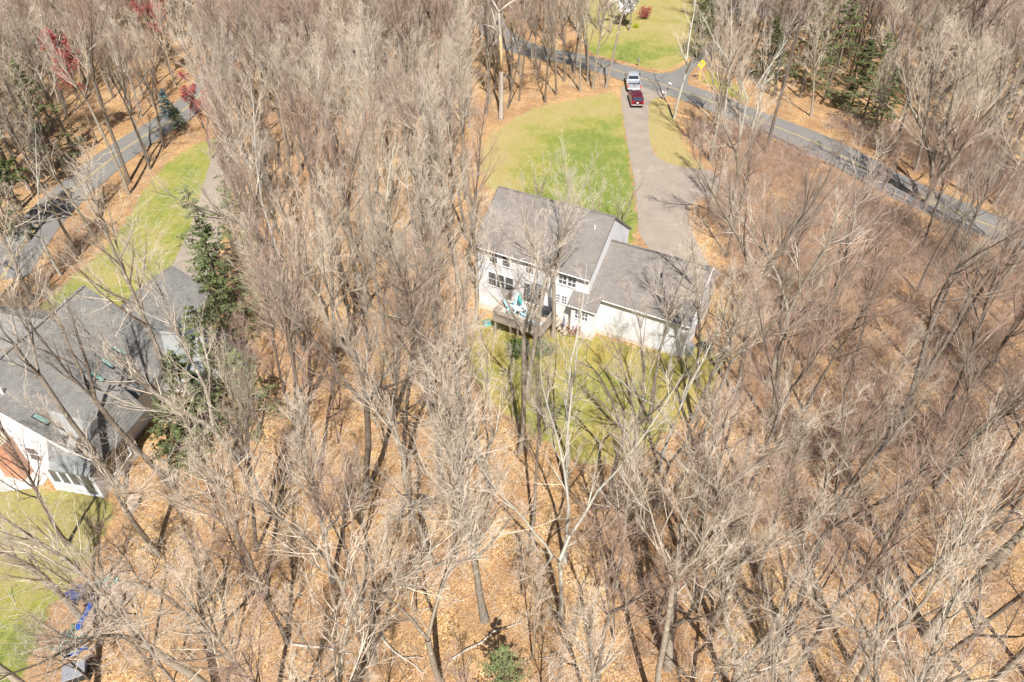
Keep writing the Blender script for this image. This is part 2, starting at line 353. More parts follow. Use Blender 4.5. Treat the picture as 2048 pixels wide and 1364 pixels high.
def strip(name, pts, width, off, mat, label, kind='structure', dash=None):
    # smooth centre line
    P_ = [Vector((x, y)) for x, y in pts]; out = []
    for i in range(len(P_)-1):
        p0, p1, p2, p3 = P_[max(i-1, 0)], P_[i], P_[i+1], P_[min(i+2, len(P_)-1)]
        for k in range(10):
            t = k/10; out.append(.5*((2*p1)+(-p0+p2)*t+(2*p0-5*p1+4*p2-p3)*t*t+(-p0+3*p1-3*p2+p3)*t**3))
    out.append(P_[-1]); n = len(out)
    ws = width if isinstance(width, (list, tuple)) else [width]*len(pts)
    V, F = [], []
    K = 4
    for i, p in enumerate(out):
        d = (out[min(i+1, n-1)]-out[max(i-1, 0)]).normalized(); nn = Vector((-d.y, d.x))
        u = i/10; a = int(min(u, len(ws)-1.001)); wd = ws[a]*(1-(u-a))+ws[min(a+1, len(ws)-1)]*(u-a)
        for k in range(K+1):
            q = p+nn*wd*(k/K-.5); V.append((q.x, q.y, h(q.x, q.y)+off))
    for i in range(n-1):
        for k in range(K):
            a = i*(K+1)+k; F.append((a, a+1, a+K+2, a+K+1))
    mb = MB(); mb.v = V; mb.f = F; o = mb.build(name, mat); tag(o, label, kind=kind); return out
ROADW = 5.9
MAINROAD = [U(985,-40), U(975,20), U(990,60), U(1050,98), U(1160,121), U(1265,151), U(1400,195), U(1500,235), U(1640,290), U(1780,365), U(1900,420), U(2048,478), (62,52), (70,40)]
RD = strip('main_road', MAINROAD, ROADW, .045, M_ROAD, 'grey asphalt road curving past the driveway mouth')
LEFTROAD = [U(0,560), U(65,465), U(110,415), U(165,365), U(240,305), U(300,265), U(345,238), U(400,190), U(440,130), U(470,60)]
LR = strip('left_road', LEFTROAD, 5.0, .045, M_ROAD, 'grey asphalt road through the woods at left')
def offset(pts, d):
    out = []
    for i, p in enumerate(pts):
        t = (pts[min(i+1, len(pts)-1)]-pts[max(i-1, 0)]).normalized(); out.append((p.x-t.y*d, p.y+t.x*d))
    return out
for nm, L_, lab in (('main_road_line', RD, 'double yellow centre line of the main road'), ('left_road_line', LR, 'double yellow centre line of the left road')):
    V, F = [], []
    for dd in (-.1, .1):
        o1, o2 = offset(L_, dd-.05), offset(L_, dd+.05); n0 = len(V)
        for a_, b_ in zip(o1, o2): V += [(a_[0], a_[1], h(*a_)+.053), (b_[0], b_[1], h(*b_)+.053)]
        F += [(n0+2*i, n0+2*i+1, n0+2*i+3, n0+2*i+2) for i in range(len(L_)-1)]
    mb = MB(); mb.v = V; mb.f = F; tag(mb.build(nm, M_YEL), lab, kind='structure')
P_DRIVE = sheet('driveway', pxpoly((1240,178),(1258,164),(1312,176),(1345,196),(1300,196),(1296,230),(1300,300),(1325,324),(1370,336),(1440,342),(1440,392),(1385,402),(1372,440),(1405,510),(1425,545),(1400,560),(1280,500),(1272,380),(1257,300),(1247,240)), .041, M_DRIVE,
   'brownish asphalt driveway leading from the road to the garage', smooth=1)
b = NB('sandy_gravel'); lc, d_ = leaf_color(b); sc = b.mix(b.noise(b.pos(), 5, 5, .7), (.36,.28,.20), (.52,.42,.32)); e_ = b.n('ShaderNodeAttribute', _attribute_name='edge').outputs['Fac']
b.color(b.mix(b.ramp(b.math('SUBTRACT', e_, b.math('MULTIPLY', b.noise(b.pos(), 1.3, 5, .7), .9)), [(-.0, 0.0), (.12, 1.0)]), lc, sc)); M_GRAVEL = b.m
P_SAND = sheet('driveway_gravel', pxpoly((1368,400),(1398,410),(1420,470),(1450,545),(1425,575),(1395,520),(1366,450)), .038, M_GRAVEL, 'sandy gravel edge of the parking apron beside the garage', smooth=2)
P_LDRIVE = sheet('left_driveway', pxpoly((425,300),(470,270),(480,330),(450,430),(430,560),(330,640),(330,560),(390,440)), .041, M_DRIVE, 'grey driveway running up to the grey roofed house', smooth=2)
P_SIDER = sheet('side_road', pxpoly((1270,140),(1335,150),(1375,128),(1405,104),(1440,72),(1466,78),(1430,106),(1402,124),(1384,140),(1374,160),(1380,185),(1340,180)), .037, M_ROAD, 'grey side road joining opposite the driveway', smooth=1)
P_PATIO = sheet('patio', pxpoly((-60,925),(40,935),(100,950),(85,975),(10,985),(-60,985)), .06, plain('pale_paving', (.50,.47,.43), .85, var=.3, scale=1.5), 'pale stone patio behind the grey roofed house', smooth=1)

# ------------------------------------------------------------------ trees
def nrm(a): return a/np.maximum(np.linalg.norm(a, axis=-1, keepdims=True), 1e-9)
def grow(base, d, L, N, wob, up, g):
    pts = [base]; d = nrm(d); n = len(base)
    for i in range(N-1):
        d = nrm(d+g.normal(0, wob, (n, 3))+np.array([0, 0, up])); pts.append(pts[-1]+d*(L/(N-1))[:, None])
    return np.stack(pts, 1)
def tubes(P, rad, S):
    B, N, _ = P.shape
    T = np.empty_like(P); T[:, 1:-1] = P[:, 2:]-P[:, :-2]; T[:, 0] = P[:, 1]-P[:, 0]; T[:, -1] = P[:, -1]-P[:, -2]; T = nrm(T)
    ref = np.where(np.abs(T[:, :, 2:3]) > .9, np.array([1., 0, 0]), np.array([0, 0, 1.])); u = nrm(np.cross(T, ref)); v = np.cross(T, u)
    a = np.arange(S)*2*np.pi/S
    V = P[:, :, None]+(u[:, :, None]*np.cos(a)[None, None, :, None]+v[:, :, None]*np.sin(a)[None, None, :, None])*rad[:, :, None, None]
    i = np.arange(B*N*S).reshape(B, N, S); j = np.roll(i, -1, 2)
    Q = np.stack([i[:, :-1], j[:, :-1], j[:, 1:], i[:, 1:]], -1).reshape(-1, 4)
    return V.reshape(-1, 3), Q
def kids(P, rad, k, t0, t1, ang, g, spread=.25, planar=0):
    """k children per parent -> base, dir, radius, t"""
    B, N, _ = P.shape
    t = t0+(t1-t0)*((np.arange(k)[None]+g.uniform(0, 1, (B, k)))/k); f = t*(N-1); i = np.minimum(f.astype(int), N-2); fr = (f-i)[..., None]
    bi = np.arange(B)[:, None]; base = P[bi, i]*(1-fr)+P[bi, i+1]*fr; T = nrm(P[bi, i+1]-P[bi, i]); r = rad[bi, i]*(1-fr[..., 0])+rad[bi, i+1]*fr[..., 0]
    ref = np.where(np.abs(T[..., 2:3]) > .9, np.array([1., 0, 0]), np.array([0, 0, 1.])); u = nrm(np.cross(T, ref)); v = np.cross(T, u)
    az = (np.arange(k)[None]*2.4+g.uniform(0, 6.28, (B, 1))+g.normal(0, .5, (B, k)))[..., None]
    A = (ang+g.normal(0, spread, (B, k)))[..., None]
    d = T*np.cos(A)+(u*np.cos(az)+v*np.sin(az))*np.sin(A)
    return base.reshape(-1, 3), d.reshape(-1, 3), r.reshape(-1), t.reshape(-1)
class Geo:
    def __init__(s): s.V = []; s.Q = []; s.n = 0
    def add(s, V, Q): s.V.append(V); s.Q.append(Q+s.n); s.n += len(V)
    def get(s): return np.concatenate(s.V), np.concatenate(s.Q)
def bare_tree(seed, H=20, r=.22, fork=1, forkh=.55, nl=12, n2=6, n3=6, n4=6, limb=.32, ang=.55, clear=.5, bend=.03, up=.10, fat=1.0, tips=None, snag=False):
    """returns (trunk V,Q), (crown V,Q), (tips V,Q or None)"""
    g = np.random.default_rng(seed); tr, cr = Geo(), Geo()
    if fork == 1:
        N = 12; P = grow(np.zeros((1, 3)), np.array([[g.normal(0, .04), g.normal(0, .04), 1.]]), np.array([H*.92]), N, bend, .03, g)
        rad = (r*(1-np.linspace(0, 1, N)*.86)**1.05)[None]; rad[0, 0] *= 1.35
        tr.add(*tubes(P, rad, 8)); SP, SR = P, rad; t0 = clear
    else:
        N = 6; P = grow(np.zeros((1, 3)), np.array([[g.normal(0, .05), g.normal(0, .05), 1.]]), np.array([H*forkh]), N, bend, .03, g)
        rad = (r*(1-np.linspace(0, 1, N)*.22))[None]; rad[0, 0] *= 1.3
        tr.add(*tubes(P, rad, 9))
        az = np.arange(fork)*2*np.pi/fork+g.uniform(0, 6); sp = g.uniform(.22, .5, fork)
        D = np.stack([np.cos(az)*sp, np.sin(az)*sp, np.ones(fork)], -1)
        L = H*(1-forkh)*g.uniform(.85, 1.05, fork); N = 9
        SP = grow(np.repeat(P[:, -1], fork, 0), D, L, N, bend*1.8, .05, g); SR = r*.66*(1-np.linspace(0, 1, N)[None]*.86)*g.uniform(.8, 1.05, (fork, 1))
        tr.add(*tubes(SP, SR, 7)); t0 = max(.05, clear-.35)
    k = max(3, nl//fork)
    b1, d1, r1, t1 = kids(SP, SR, k, t0, .99, ang, g)
    L1 = H*limb*(1.08-.62*(t1-t0)/(1-t0))*g.uniform(.6, 1.15, len(t1))
    P1 = grow(b1, d1, L1, 7, .055, up, g); q1 = np.minimum(r1*.68, .1)[:, None]*(1-np.linspace(0, 1, 7)[None]*.85); tr.add(*tubes(P1, q1, 5))
    if n2:
        b2, d2, r2, t2 = kids(P1, q1, n2, .15, 1, .46, g); L2 = np.repeat(L1, n2)*.56*(1.15-.6*t2)*g.uniform(.6, 1.2, len(t2))
        P2 = grow(b2, d2, L2, 5, .085, up*.8, g); q2 = np.clip(r2*.6, .009*fat, .05)[:, None]*(1-np.linspace(0, 1, 5)[None]*.7); cr.add(*tubes(P2, q2, 4))
        if n3:
            # the stem tips get twigs too
            b3, d3, r3, t3 = kids(P2, q2, n3, .15, 1, .46, g); L3 = np.repeat(L2, n3)*.58*(1.1-.5*t3)*g.uniform(.6, 1.25, len(t3))
            P3 = grow(b3, d3, L3, 4, .10, up*.5, g); q3 = np.full(len(b3), .0080*fat)[:, None]*(1-np.linspace(0, 1, 4)[None]*.5); cr.add(*tubes(P3, q3, 3))
            if n4:
                b4, d4, r4, t4 = kids(P3, q3, n4, .15, 1, .5, g); L4 = np.clip(np.repeat(L3, n4)*.64, .15, 1.2)*g.uniform(.5, 1.2, len(t4))
                P4 = grow(b4, d4, L4, 3, .12, up*.5, g); q4 = np.full(len(b4), .0043*fat)[:, None]*np.array([[1, .8, .45]]); cr.add(*tubes(P4, q4, 3))
                ends = P4[:, -1]
            else: ends = P3[:, -1]
            if tips:
                k = int(len(ends)*tips[0]); e = ends[g.choice(len(ends), k, replace=False)]
                e = np.repeat(e, tips[2], 0)+g.normal(0, .09, (k*tips[2], 3)); return tr.get(), cr.get(), leaves(e, tips[1], g)
    return tr.get(), cr.get(), None
def leaves(c, size, g, flat=0):
    n = len(c); u = nrm(g.normal(0, 1, (n, 3))*np.array([1, 1, 1-flat])); v = nrm(np.cross(u, g.normal(0, 1, (n, 3))))
    s = (size*g.uniform(.6, 1.3, n))[:, None]
    V = np.stack([c-u*s, c-v*s*.55, c+u*s, c+v*s*.55], 1).reshape(-1, 3); return V, np.arange(n*4).reshape(-1, 4)
PROTO = {}
def proto(key, bm_=M_BARK, tm=M_TWIG, tipm=None, **kw):
    (tv, tq), (cv, cq), tips = bare_tree(**kw)
    e = bpy.data.objects.new('bare_tree', None)
    t = bpy.data.objects.new('trunk', mesh_np('trunk', tv, tq, [bm_], True)); c = bpy.data.objects.new('crown', mesh_np('crown', cv, cq, [tm], True))
    if key == 'magnolia':
        me = mesh_np('crown', np.concatenate([cv, tips[0]]), np.concatenate([cq, tips[1]+len(cv)]), [tm, tipm], True)
        me.polygons.foreach_set('material_index', np.concatenate([np.zeros(len(cq)), np.ones(len(tips[1]))]).astype(np.int32)); c.data = me; tips = None
    parts = [t, c]
    if tips is not None: parts.append(bpy.data.objects.new('buds', mesh_np('buds', tips[0], tips[1], [tipm])))
    PROTO[key] = parts; return parts
def plant(key, x, y, s=1, rz=None, lean=(0, 0), name='bare_tree', label='', cat='tree', group=None, sz=None, z=None):
    o = bpy.data.objects.new(name, None); COL.objects.link(o); o.empty_display_size = .3
    o.location = (x, y, (h(x, y) if z is None else z)-.12); rz = random.uniform(0, 6.28) if rz is None else rz
    o.rotation_euler = (Matrix.Rotation(lean[1], 3, 'X') @ Matrix.Rotation(lean[0], 3, 'Y') @ Matrix.Rotation(rz, 3, 'Z')).to_euler()
    o.scale = (s, s, sz or s)
    for p in PROTO[key]:
        c = p.copy(); COL.objects.link(c); c.parent = o
    return tag(o, label, cat, group)
i = 0
for sd_ in range(6): proto(f'f{sd_}', M_BARKR if sd_ in (1, 4) else M_BARK, M_TWIGD if sd_ in (1, 4) else M_TWIG, seed=10+sd_, H=[21,22,20,23,19,22][sd_], r=[.2,.17,.22,.18,.16,.24][sd_], fork=1, nl=[20,16,24,14,20,18][sd_], n2=6, n3=5, n4=4, clear=[.36,.5,.32,.55,.4,.45][sd_], ang=[.42,.5,.35,.55,.4,.6][sd_], limb=[.26,.22,.28,.22,.24,.28][sd_], bend=[.03,.04,.03,.05,.06,.03][sd_])
for sd_ in range(5): proto(f'k{sd_}', M_BARKR if sd_ in (1, 4) else M_BARK, M_TWIGD if sd_ in (1, 4) else M_TWIG, seed=20+sd_, H=[20,21,19,21,20][sd_], r=[.24,.22,.26,.2,.2][sd_], fork=[2,3,2,3,2][sd_], forkh=[.35,.5,.22,.62,.42][sd_], nl=[20,18,22,18,16][sd_], n2=6, n3=5, n4=4, ang=[.42,.4,.5,.45,.38][sd_], limb=[.26,.25,.28,.24,.24][sd_], clear=.48, bend=.045)
for sd_ in range(3): proto(f'r{sd_}', M_BARKR, M_TWIGR, seed=30+sd_, H=19, r=.17, fork=1+sd_ % 2, forkh=.5, nl=18, n2=6, n3=5, n4=4, ang=.42, limb=.27, clear=.35)
for sd_ in range(4): proto(f's{sd_}', [M_BARK, M_BARKR][sd_ % 2], [M_TWIG, M_TWIGR][sd_ % 2], seed=40+sd_, H=[12,10,13,9][sd_], r=.075, fork=1, nl=14, n2=5, n3=5, n4=4, ang=.45, limb=.24, clear=.22, bend=.05)
for sd_ in range(2): proto(f'b{sd_}', M_BIRCH, M_TWIG, seed=50+sd_, H=19, r=.15, fork=1+sd_, forkh=.3, nl=10, n2=5, n3=4, n4=4, ang=.6, limb=.24, clear=.4, bend=.05)
proto('wide', M_BARK, M_TWIG, seed=61, H=18, r=.45, fork=6, forkh=.13, nl=36, n2=7, n3=7, n4=5, ang=.62, limb=.42, clear=.45, bend=.07, fat=1.3)
proto('wide2', M_BARK, M_TWIG, seed=62, H=19, r=.36, fork=3, forkh=.3, nl=20, n2=7, n3=6, n4=5, ang=.55, limb=.36, clear=.45, bend=.06)
proto('red0', M_BARKR, M_TWIGR, M_REDBUD, seed=71, H=18, r=.18, fork=1, nl=15, n2=6, n3=6, n4=4, ang=.5, limb=.28, clear=.4, tips=(1.0, .12, 3))
proto('red1', M_BARKR, M_TWIGR, M_REDBUD, seed=72, H=16, r=.18, fork=3, forkh=.35, nl=15, n2=6, n3=6, n4=4, ang=.5, limb=.28, clear=.4, tips=(1.0, .12, 3))
proto('magnolia', M_BARK, M_TWIG, M_CREAM, seed=73, H=7.5, r=.11, fork=4, forkh=.08, nl=20, n2=5, n3=3, n4=0, ang=.45, limb=.34, clear=.4, tips=(.35, .045, 1))
proto('white', M_BARKR, M_TWIG, M_WHITEBL, seed=74, H=6.5, r=.14, fork=4, forkh=.12, nl=20, n2=6, n3=6, n4=3, ang=.7, limb=.36, clear=.35, tips=(1.0, .16, 3))
def conifer(key, mat, seed, H, rad, r=.2, nb=70, dens=60, droop=-.12, size=.10, clear=.06, bark_=M_BARKR, sparse=1.0):
    g = np.random.default_rng(seed); tr, cr = Geo(), Geo()
    P = grow(np.zeros((1, 3)), np.array([[0, 0, 1.]]), np.array([H]), 10, .012, .03, g); rd = (r*(1-np.linspace(0, 1, 10)*.93))[None]; tr.add(*tubes(P, rd, 7))
    b1, d1, r1, t1 = kids(P, rd, nb, clear, .985, 1.35, g, .12)
    L1 = rad*(1.02-((t1-clear)/(1-clear))**1.25*.95)*g.uniform(.6, 1.15, nb); P1 = grow(b1, d1, L1, 6, .06, droop*.5, g); q1 = np.minimum(r1*.3, .035)[:, None]*(1-np.linspace(0, 1, 6)[None]*.8)
    tr.add(*tubes(P1, q1, 4))
    b2, d2, r2, t2 = kids(P1, q1, 9, .18, 1, .85, g, .2); L2 = np.repeat(L1, 9)*.36*(1.15-.6*t2); d2[:, 2] *= .35
    P2 = grow(b2, d2, L2, 4, .08, droop*.3, g); q2 = np.full(len(b2), .008)[:, None]*np.ones((1, 4)); tr.add(*tubes(P2, q2, 3))
    k = int(dens*sparse/9)+1
    bi = np.repeat(np.arange(len(P2)), k*2); tt = g.uniform(0, 3, len(bi)); ii = np.minimum(tt.astype(int), 2); fr = (tt-ii)[:, None]
    c = P2[bi, ii]*(1-fr)+P2[bi, ii+1]*fr+g.normal(0, .06, (len(bi), 3))*np.array([1, 1, .6]); V, Q = leaves(c, size, g, .6)
    PROTO[key] = [bpy.data.objects.new('trunk', mesh_np('trunk', *tr.get(), [bark_], True)), bpy.data.objects.new('foliage', mesh_np('foliage', V, Q, [mat]))]
conifer('hem0', M_HEM, 81, 11, 2.5, .16, 70, 34, size=.11)
conifer('hem1', M_HEM, 82, 8, 2.3, .12, 60, 40, size=.10)
conifer('pine0', M_PINE, 83, 19, 3.6, .24, 70, 60, droop=.1, size=.16, clear=.4)
conifer('thin0', M_MOSSY, 84, 10, 3.2, .14, 52, 30, size=.095)
conifer('blue0', M_BLUES, 85, 7, 2.6, .14, 80, 70, size=.11)
def shrub(key, mat, seed, rx, rz_, n=2600, size=.07, stemc=M_BARKR):
    g = np.random.default_rng(seed); k = 26; az = g.uniform(0, 6.28, k); sp = g.uniform(.1, 1.1, k)
    D = np.stack([np.cos(az)*sp, np.sin(az)*sp, np.ones(k)], -1); D = nrm(D)*np.array([rx, rx, rz_*1.0])
    P = grow(np.zeros((k, 3)), D, np.linalg.norm(D, axis=1)*g.uniform(.75, 1, k), 5, .14, .0, g); rd = np.full((k, 1), .016)*(1-np.linspace(0, 1, 5)[None]*.7)
    t = Geo(); t.add(*tubes(P, rd, 4)); b2, d2, r2, t2 = kids(P, rd, 7, .25, 1, .8, g); P2 = grow(b2, d2, np.full(len(b2), rx*.34)*g.uniform(.5, 1.3, len(b2)), 3, .2, .05, g)
    t.add(*tubes(P2, np.full((len(b2), 3), .006), 3)); bi = g.integers(0, len(P2), n); f = g.uniform(0, 1, (n, 1))
    c = P2[bi, 1]*(1-f)+P2[bi, 2]*f+g.normal(0, .09, (n, 3)); c[:, 2] = np.maximum(c[:, 2], .03)
    PROTO[key] = [bpy.data.objects.new('stems', mesh_np('stems', *t.get(), [stemc], True)), bpy.data.objects.new('foliage', mesh_np('foliage', *leaves(c, size, g), [mat]))]
shrub('rhodo', M_SHRUB, 91, 1.5, 1.5); shrub('yshrub', M_YSHRUB, 92, 1.1, .8); shrub('rshrub', M_RUST, 93, .9, 1.9, 1500); shrub('oshrub', M_ORANGE, 94, .8, .5, 900, .06)
shrub('redsh', M_REDBUD, 95, 2.4, 2.6, 3500)

# hand placed trees ---------------------------------------------------------
SPOTS = []      # occupied ground positions
def at(px, py, key, label, s=1, rz=None, lean=(0, 0), name='bare_tree', cat='bare tree', sz=None, group=None):
    x, y = U(px, py); SPOTS.append((x, y)); return plant(key, x, y, s, rz, lean, name, label, cat, group, sz)
# the broken snag at the lawn's far edge
mb = MB(); mb.tube([(0,0,-.2),(0,0,.4),(.1,0,4),(.15,.1,8),(.05,.1,11),(-.1,.1,13.2),(-.1,.1,14.2)], [.5,.32,.27,.24,.21,.18,.15], 10)
e = empty('dead_tree', (*U(1002,238), 0), 0, 'dead snag with snapped forked top and stripped orange bark at the front lawn edge', 'dead tree')
SPOTS.append(U(1002,238)); mb.build('trunk', plain('grey_snag_bark', (.38,.33,.28), .9, var=.25, scale=2), e, smooth=True)
for pts, rr in (([(-.1,.1,13.9),(-.6,.1,14.8),(-1.0,.2,15.4)],[.17,.11,.04]),([(-.1,.1,13.9),(.7,.1,14.7),(1.8,.2,15.3),(2.5,.2,15.6)],[.17,.12,.08,.03]),([(0,.1,11.3),(-.9,0,12.2),(-2.2,.1,12.5)],[.08,.06,.02]),([(0,.1,11),(-.6,-.1,12.6),(-1.1,-.2,14.6)],[.12,.09,.03]),([(.1,0,5.2),(.7,0,5.9),(1.0,0,6.5)],[.06,.04,.02])):
    MB().tube(pts, rr, 7).build('broken_limb', M_DEAD, e, smooth=True)
MB().tube([(.12,-.0,6.6),(.13,.03,9),(.04,.08,10.4),(.02,.1,11.3)], [.21,.235,.22,.195], 10).build('stripped_wood', plain('orange_inner_wood', (.60,.40,.23), .8, var=.25), e, smooth=True)
at(1348,238,'b1','pale tree with a thick smooth trunk beside the driveway mailbox',1.15,lean=(.03,0))
at(1852,410,'wide','huge spreading bare tree with low lichened limbs by the right end of the guardrail',1.0,1.0)
at(1532,305,'f1','tall thick straight trunk rising beside the guardrail',1.35,lean=(.03,0))
at(1445,262,'b0','pale slim tree, leftmost of the light barked cluster by the road',1.0)
at(1478,285,'b1','pale forked tree with lichened limbs in the middle of the roadside cluster',1.05)
at(1500,275,'b0','pale slim tree, rightmost of the light barked cluster by the road',1.1,2.0)
at(1185,178,'f2','dark grey straight tree at the road edge just left of the pickup',.95,lean=(.05,0))
at(1212,176,'k3','leaning twin trunked tree at the road edge beside the pickup',.9,lean=(.08,0))
at(1160,182,'f0','slender upright tree in the leaf strip between road and front lawn',.9)
at(1112,190,'r0','dark trunk with a buttressed base at the far edge of the front lawn',.9)
at(1075,160,'f3','slim pale tree in the leaf strip left of the pickup',.95)
at(1090,205,'k1','dark low forked tree on the orange leaves behind the front lawn',.7)
at(1398,350,'s0','small dense bare tree beside the parking apron',.8)
at(1455,470,'k0','bare tree with light limbs right of the parking apron',.95)
at(1107,668,'k0','rugged tree standing right against the deck and forking above the eave of the white house',.82,.6)
at(1040,905,'k3','pale forked tree in the back lawn in front of the deck',.9,1.0)
at(1062,1068,'f4','straight grey trunk rising from bright leaf litter near the picture centre',.86,lean=(-.04,0))
at(1135,930,'b1','light barked tree at the near edge of the back lawn',.8)
at(1270,905,'k2','forked tree standing on the back lawn behind the garage',.75)
at(1330,760,'b0','slim pale tree just off the garage rear wall',.62)
at(970,1240,'f2','thick trunk casting a long black shadow at the lower middle',1.05,lean=(-.10,0))
at(1569,1285,'k1','smooth tree forking near the ground with a dark split shadow at lower right',.9,lean=(.06,0))
at(1700,1330,'f3','leaning smooth tree crossing in front of the low forked one at lower right',.9,lean=(.16,-.02))
at(1850,1275,'k3','large dark banded trunk near the lower right corner',1.1,lean=(.05,0))
at(1465,1390,'k2','pale tree dividing into rising limbs at the bottom edge right of centre',.9,lean=(.04,0))
at(1960,1390,'f0','tree leaning over the lower right corner',1.0,lean=(-.05,.05))
at(300,1328,'f1','slim smooth tree leaning over the timber pile',.60,lean=(-.12,.0))
at(512,1100,'f4','straight smooth trunk alone on the leaves right of the side lawn',.85,lean=(-.03,0))
at(345,975,'k1','pale broken limbed tree beside the grey roofed house',.85,lean=(-.10,.02))
at(478,920,'k2','multi stemmed tree fanning out beside the hemlocks',.95,lean=(-.10,0))
at(440,1390,'k0','large low forked tree whose dark limbs sweep over the side lawn',.95,lean=(-.28,0))
at(530,1195,'f2','reddish straight trunk in the woods right of the timber pile',.85,lean=(-.06,0))
at(180,1480,'f3','thick mottled trunk cutting across the bottom left corner',1.15,lean=(-.30,.02))
at(250,985,'k3','dark barked tree in front of the grey roofed house gable',.85,lean=(-.12,.05))
at(880,905,'f1','dark trunk at the left edge of the back lawn',.85,lean=(-.04,0))
at(935,860,'k1','forked tree at the left corner of the back lawn',.75,lean=(-.04,0))
at(1135,985,'b0','pale thin tree at the leaf line just below the back lawn',.8)
at(1215,1010,'k4','pale forked tree below the right part of the back lawn',.8,lean=(.02,0))
at(985,985,'k2','light forked tree below the left part of the back lawn',.75,lean=(-.02,0))
at(1320,940,'b1','pale limbed tree at the right corner of the back lawn',.85)
for k,(px,py,l) in enumerate([(1075,415,'leftmost'),(1135,440,'second from the left'),(1190,452,'second from the right'),(1240,462,'rightmost')]):
    at(px, py, 'magnolia', f'budding ornamental tree in front of the white house, {l} of the row', [.9,.8,.85,1.0][k], name='budding_tree', cat='ornamental tree', group='cream budded trees in front of the white house')
at(1248,52,'white','white blossoming tree on the lawn across the road',1.0,name='blossom_tree',cat='blossom tree')
at(1290,38,'redsh','dark red leaved shrub right of the white blossoming tree',.9,name='red_shrub',cat='shrub')
at(1212,22,'redsh','dark red leaved shrub behind the white blossoming tree',.8,name='red_shrub',cat='shrub')
for px,py,k,s,l in [(195,288,'red0',.78,'red budding maple beyond the left road, nearer of the two on that side'),(342,150,'red1',.85,'tall red budding maple at the top left beyond the road bend'),(425,318,'red1',.62,'small red budding maple at the tip of the roadside lawn'),(338,95,'red0',.7,'red budding maple farthest back at the top left')]:
    at(px,py,k,l,s,name='red_maple',cat='red maple')
for px,py,k,s,l in [(455,640,'hem0',1.0,'dark hemlock, farthest of the row beside the left driveway'),(470,720,'thin0',1.0,'olive hemlock, second farthest of the row between the two houses'),
      (440,800,'thin0',.95,'olive hemlock in the middle of the row between the two houses'),(410,880,'hem1',1.1,'dark hemlock next to the grey roofed house porch'),(500,560,'thin0',1.0,'thin olive hemlock at the far end of the left driveway'),
      (375,930,'hem1',.9,'dark hemlock, nearest of the row between the two houses'),(545,650,'thin0',1.0,'thin olive hemlock right of the dark hemlock row'),
      (1005,1400,'thin0',.62,'green hemlock at the bottom middle under bare branches'),(40,420,'pine0',1.05,'tall dark pine at the left frame edge, nearer one'),(60,480,'pine0',.8,'dark pine at the left frame edge beside the road end'),(15,330,'pine0',1.0,'tall dark pine at the left frame edge, farther one'),
      (120,330,'thin0',1.3,'thin olive evergreen left of the left road'),(340,235,'blue0',.6,'small blue green spruce at the bend of the left road'),(360,262,'hem1',.5,'little dark evergreen next to the blue green spruce'),
      (1395,118,'thin0',1.1,'olive evergreen behind the curve sign'),(1425,75,'thin0',1.3,'olive evergreen beside the side road'),(1530,165,'hem1',1.25,'deep green hemlock beyond the road left of the bushy ones'),
      (1650,200,'thin0',1.5,'bushy olive evergreen, largest beyond the road'),(1605,165,'thin0',1.45,'bushy olive evergreen, left of the largest beyond the road'),(1700,220,'hem1',1.25,'dark evergreen behind the spreading tree'),
      (1725,240,'thin0',1.2,'olive evergreen just right of the dark one behind the spreading tree'),(1755,260,'hem1',1.1,'dark green evergreen nearest the far side of the right road'),(1700,120,'thin0',1.1,'olive evergreen in the far upper right woods'),
      (1830,170,'thin0',1.0,'olive evergreen seen through the spreading tree crown'),
      (440,580,'thin0',1.1,'olive hemlock standing beside the lower end of the left driveway'),(520,860,'thin0',.8,'low olive hemlock right of the hemlock row, nearer the camera'),(490,450,'thin0',.9,'olive evergreen at the right edge of the left driveway'),(30,470,'hem1',1.1,'dark hemlock below the pines at the left frame edge'),(1990,270,'hem1',.8,'dark evergreen near the right frame edge'),(1280,-10,'hem0',.8,'dark evergreen behind the far lawn, left one'),(1360,-5,'hem0',.8,'dark evergreen behind the far lawn, right one'),(1395,45,'hem1',.6,'trimmed evergreen in front of the far white house'),
      (225,130,'thin0',1.1,'olive evergreen in the woods at the top left'),(240,60,'pine0',.7,'pine among bare trees at the top left')]:
    at(px,py,k,l,s,name='evergreen_tree',cat='evergreen',group='evergreens')
at(1035,700,'rhodo','round green rhododendron in front of the deck, left one',1.0,name='rhododendron',cat='shrub')
at(1085,705,'rhodo','round green rhododendron in front of the deck, right one',.9,name='rhododendron',cat='shrub')
at(1150,668,'rshrub','rusty brown shrub against the white house right of the deck',.9,name='brown_shrub',cat='shrub')
at(1272,55,'yshrub','low yellow green bush on the far lawn',.8,name='yellow_bush',cat='shrub')
at(1025,52,'yshrub','bright yellow green bush beside the far bend of the main road',.9,name='yellow_bush',cat='shrub')
at(1410,165,'yshrub','yellow green bush under the curve sign',.55,name='yellow_bush',cat='shrub')
at(325,790,'oshrub','orange leaved low bush under the porch windows of the grey roofed house',.9,name='orange_bush',cat='shrub')

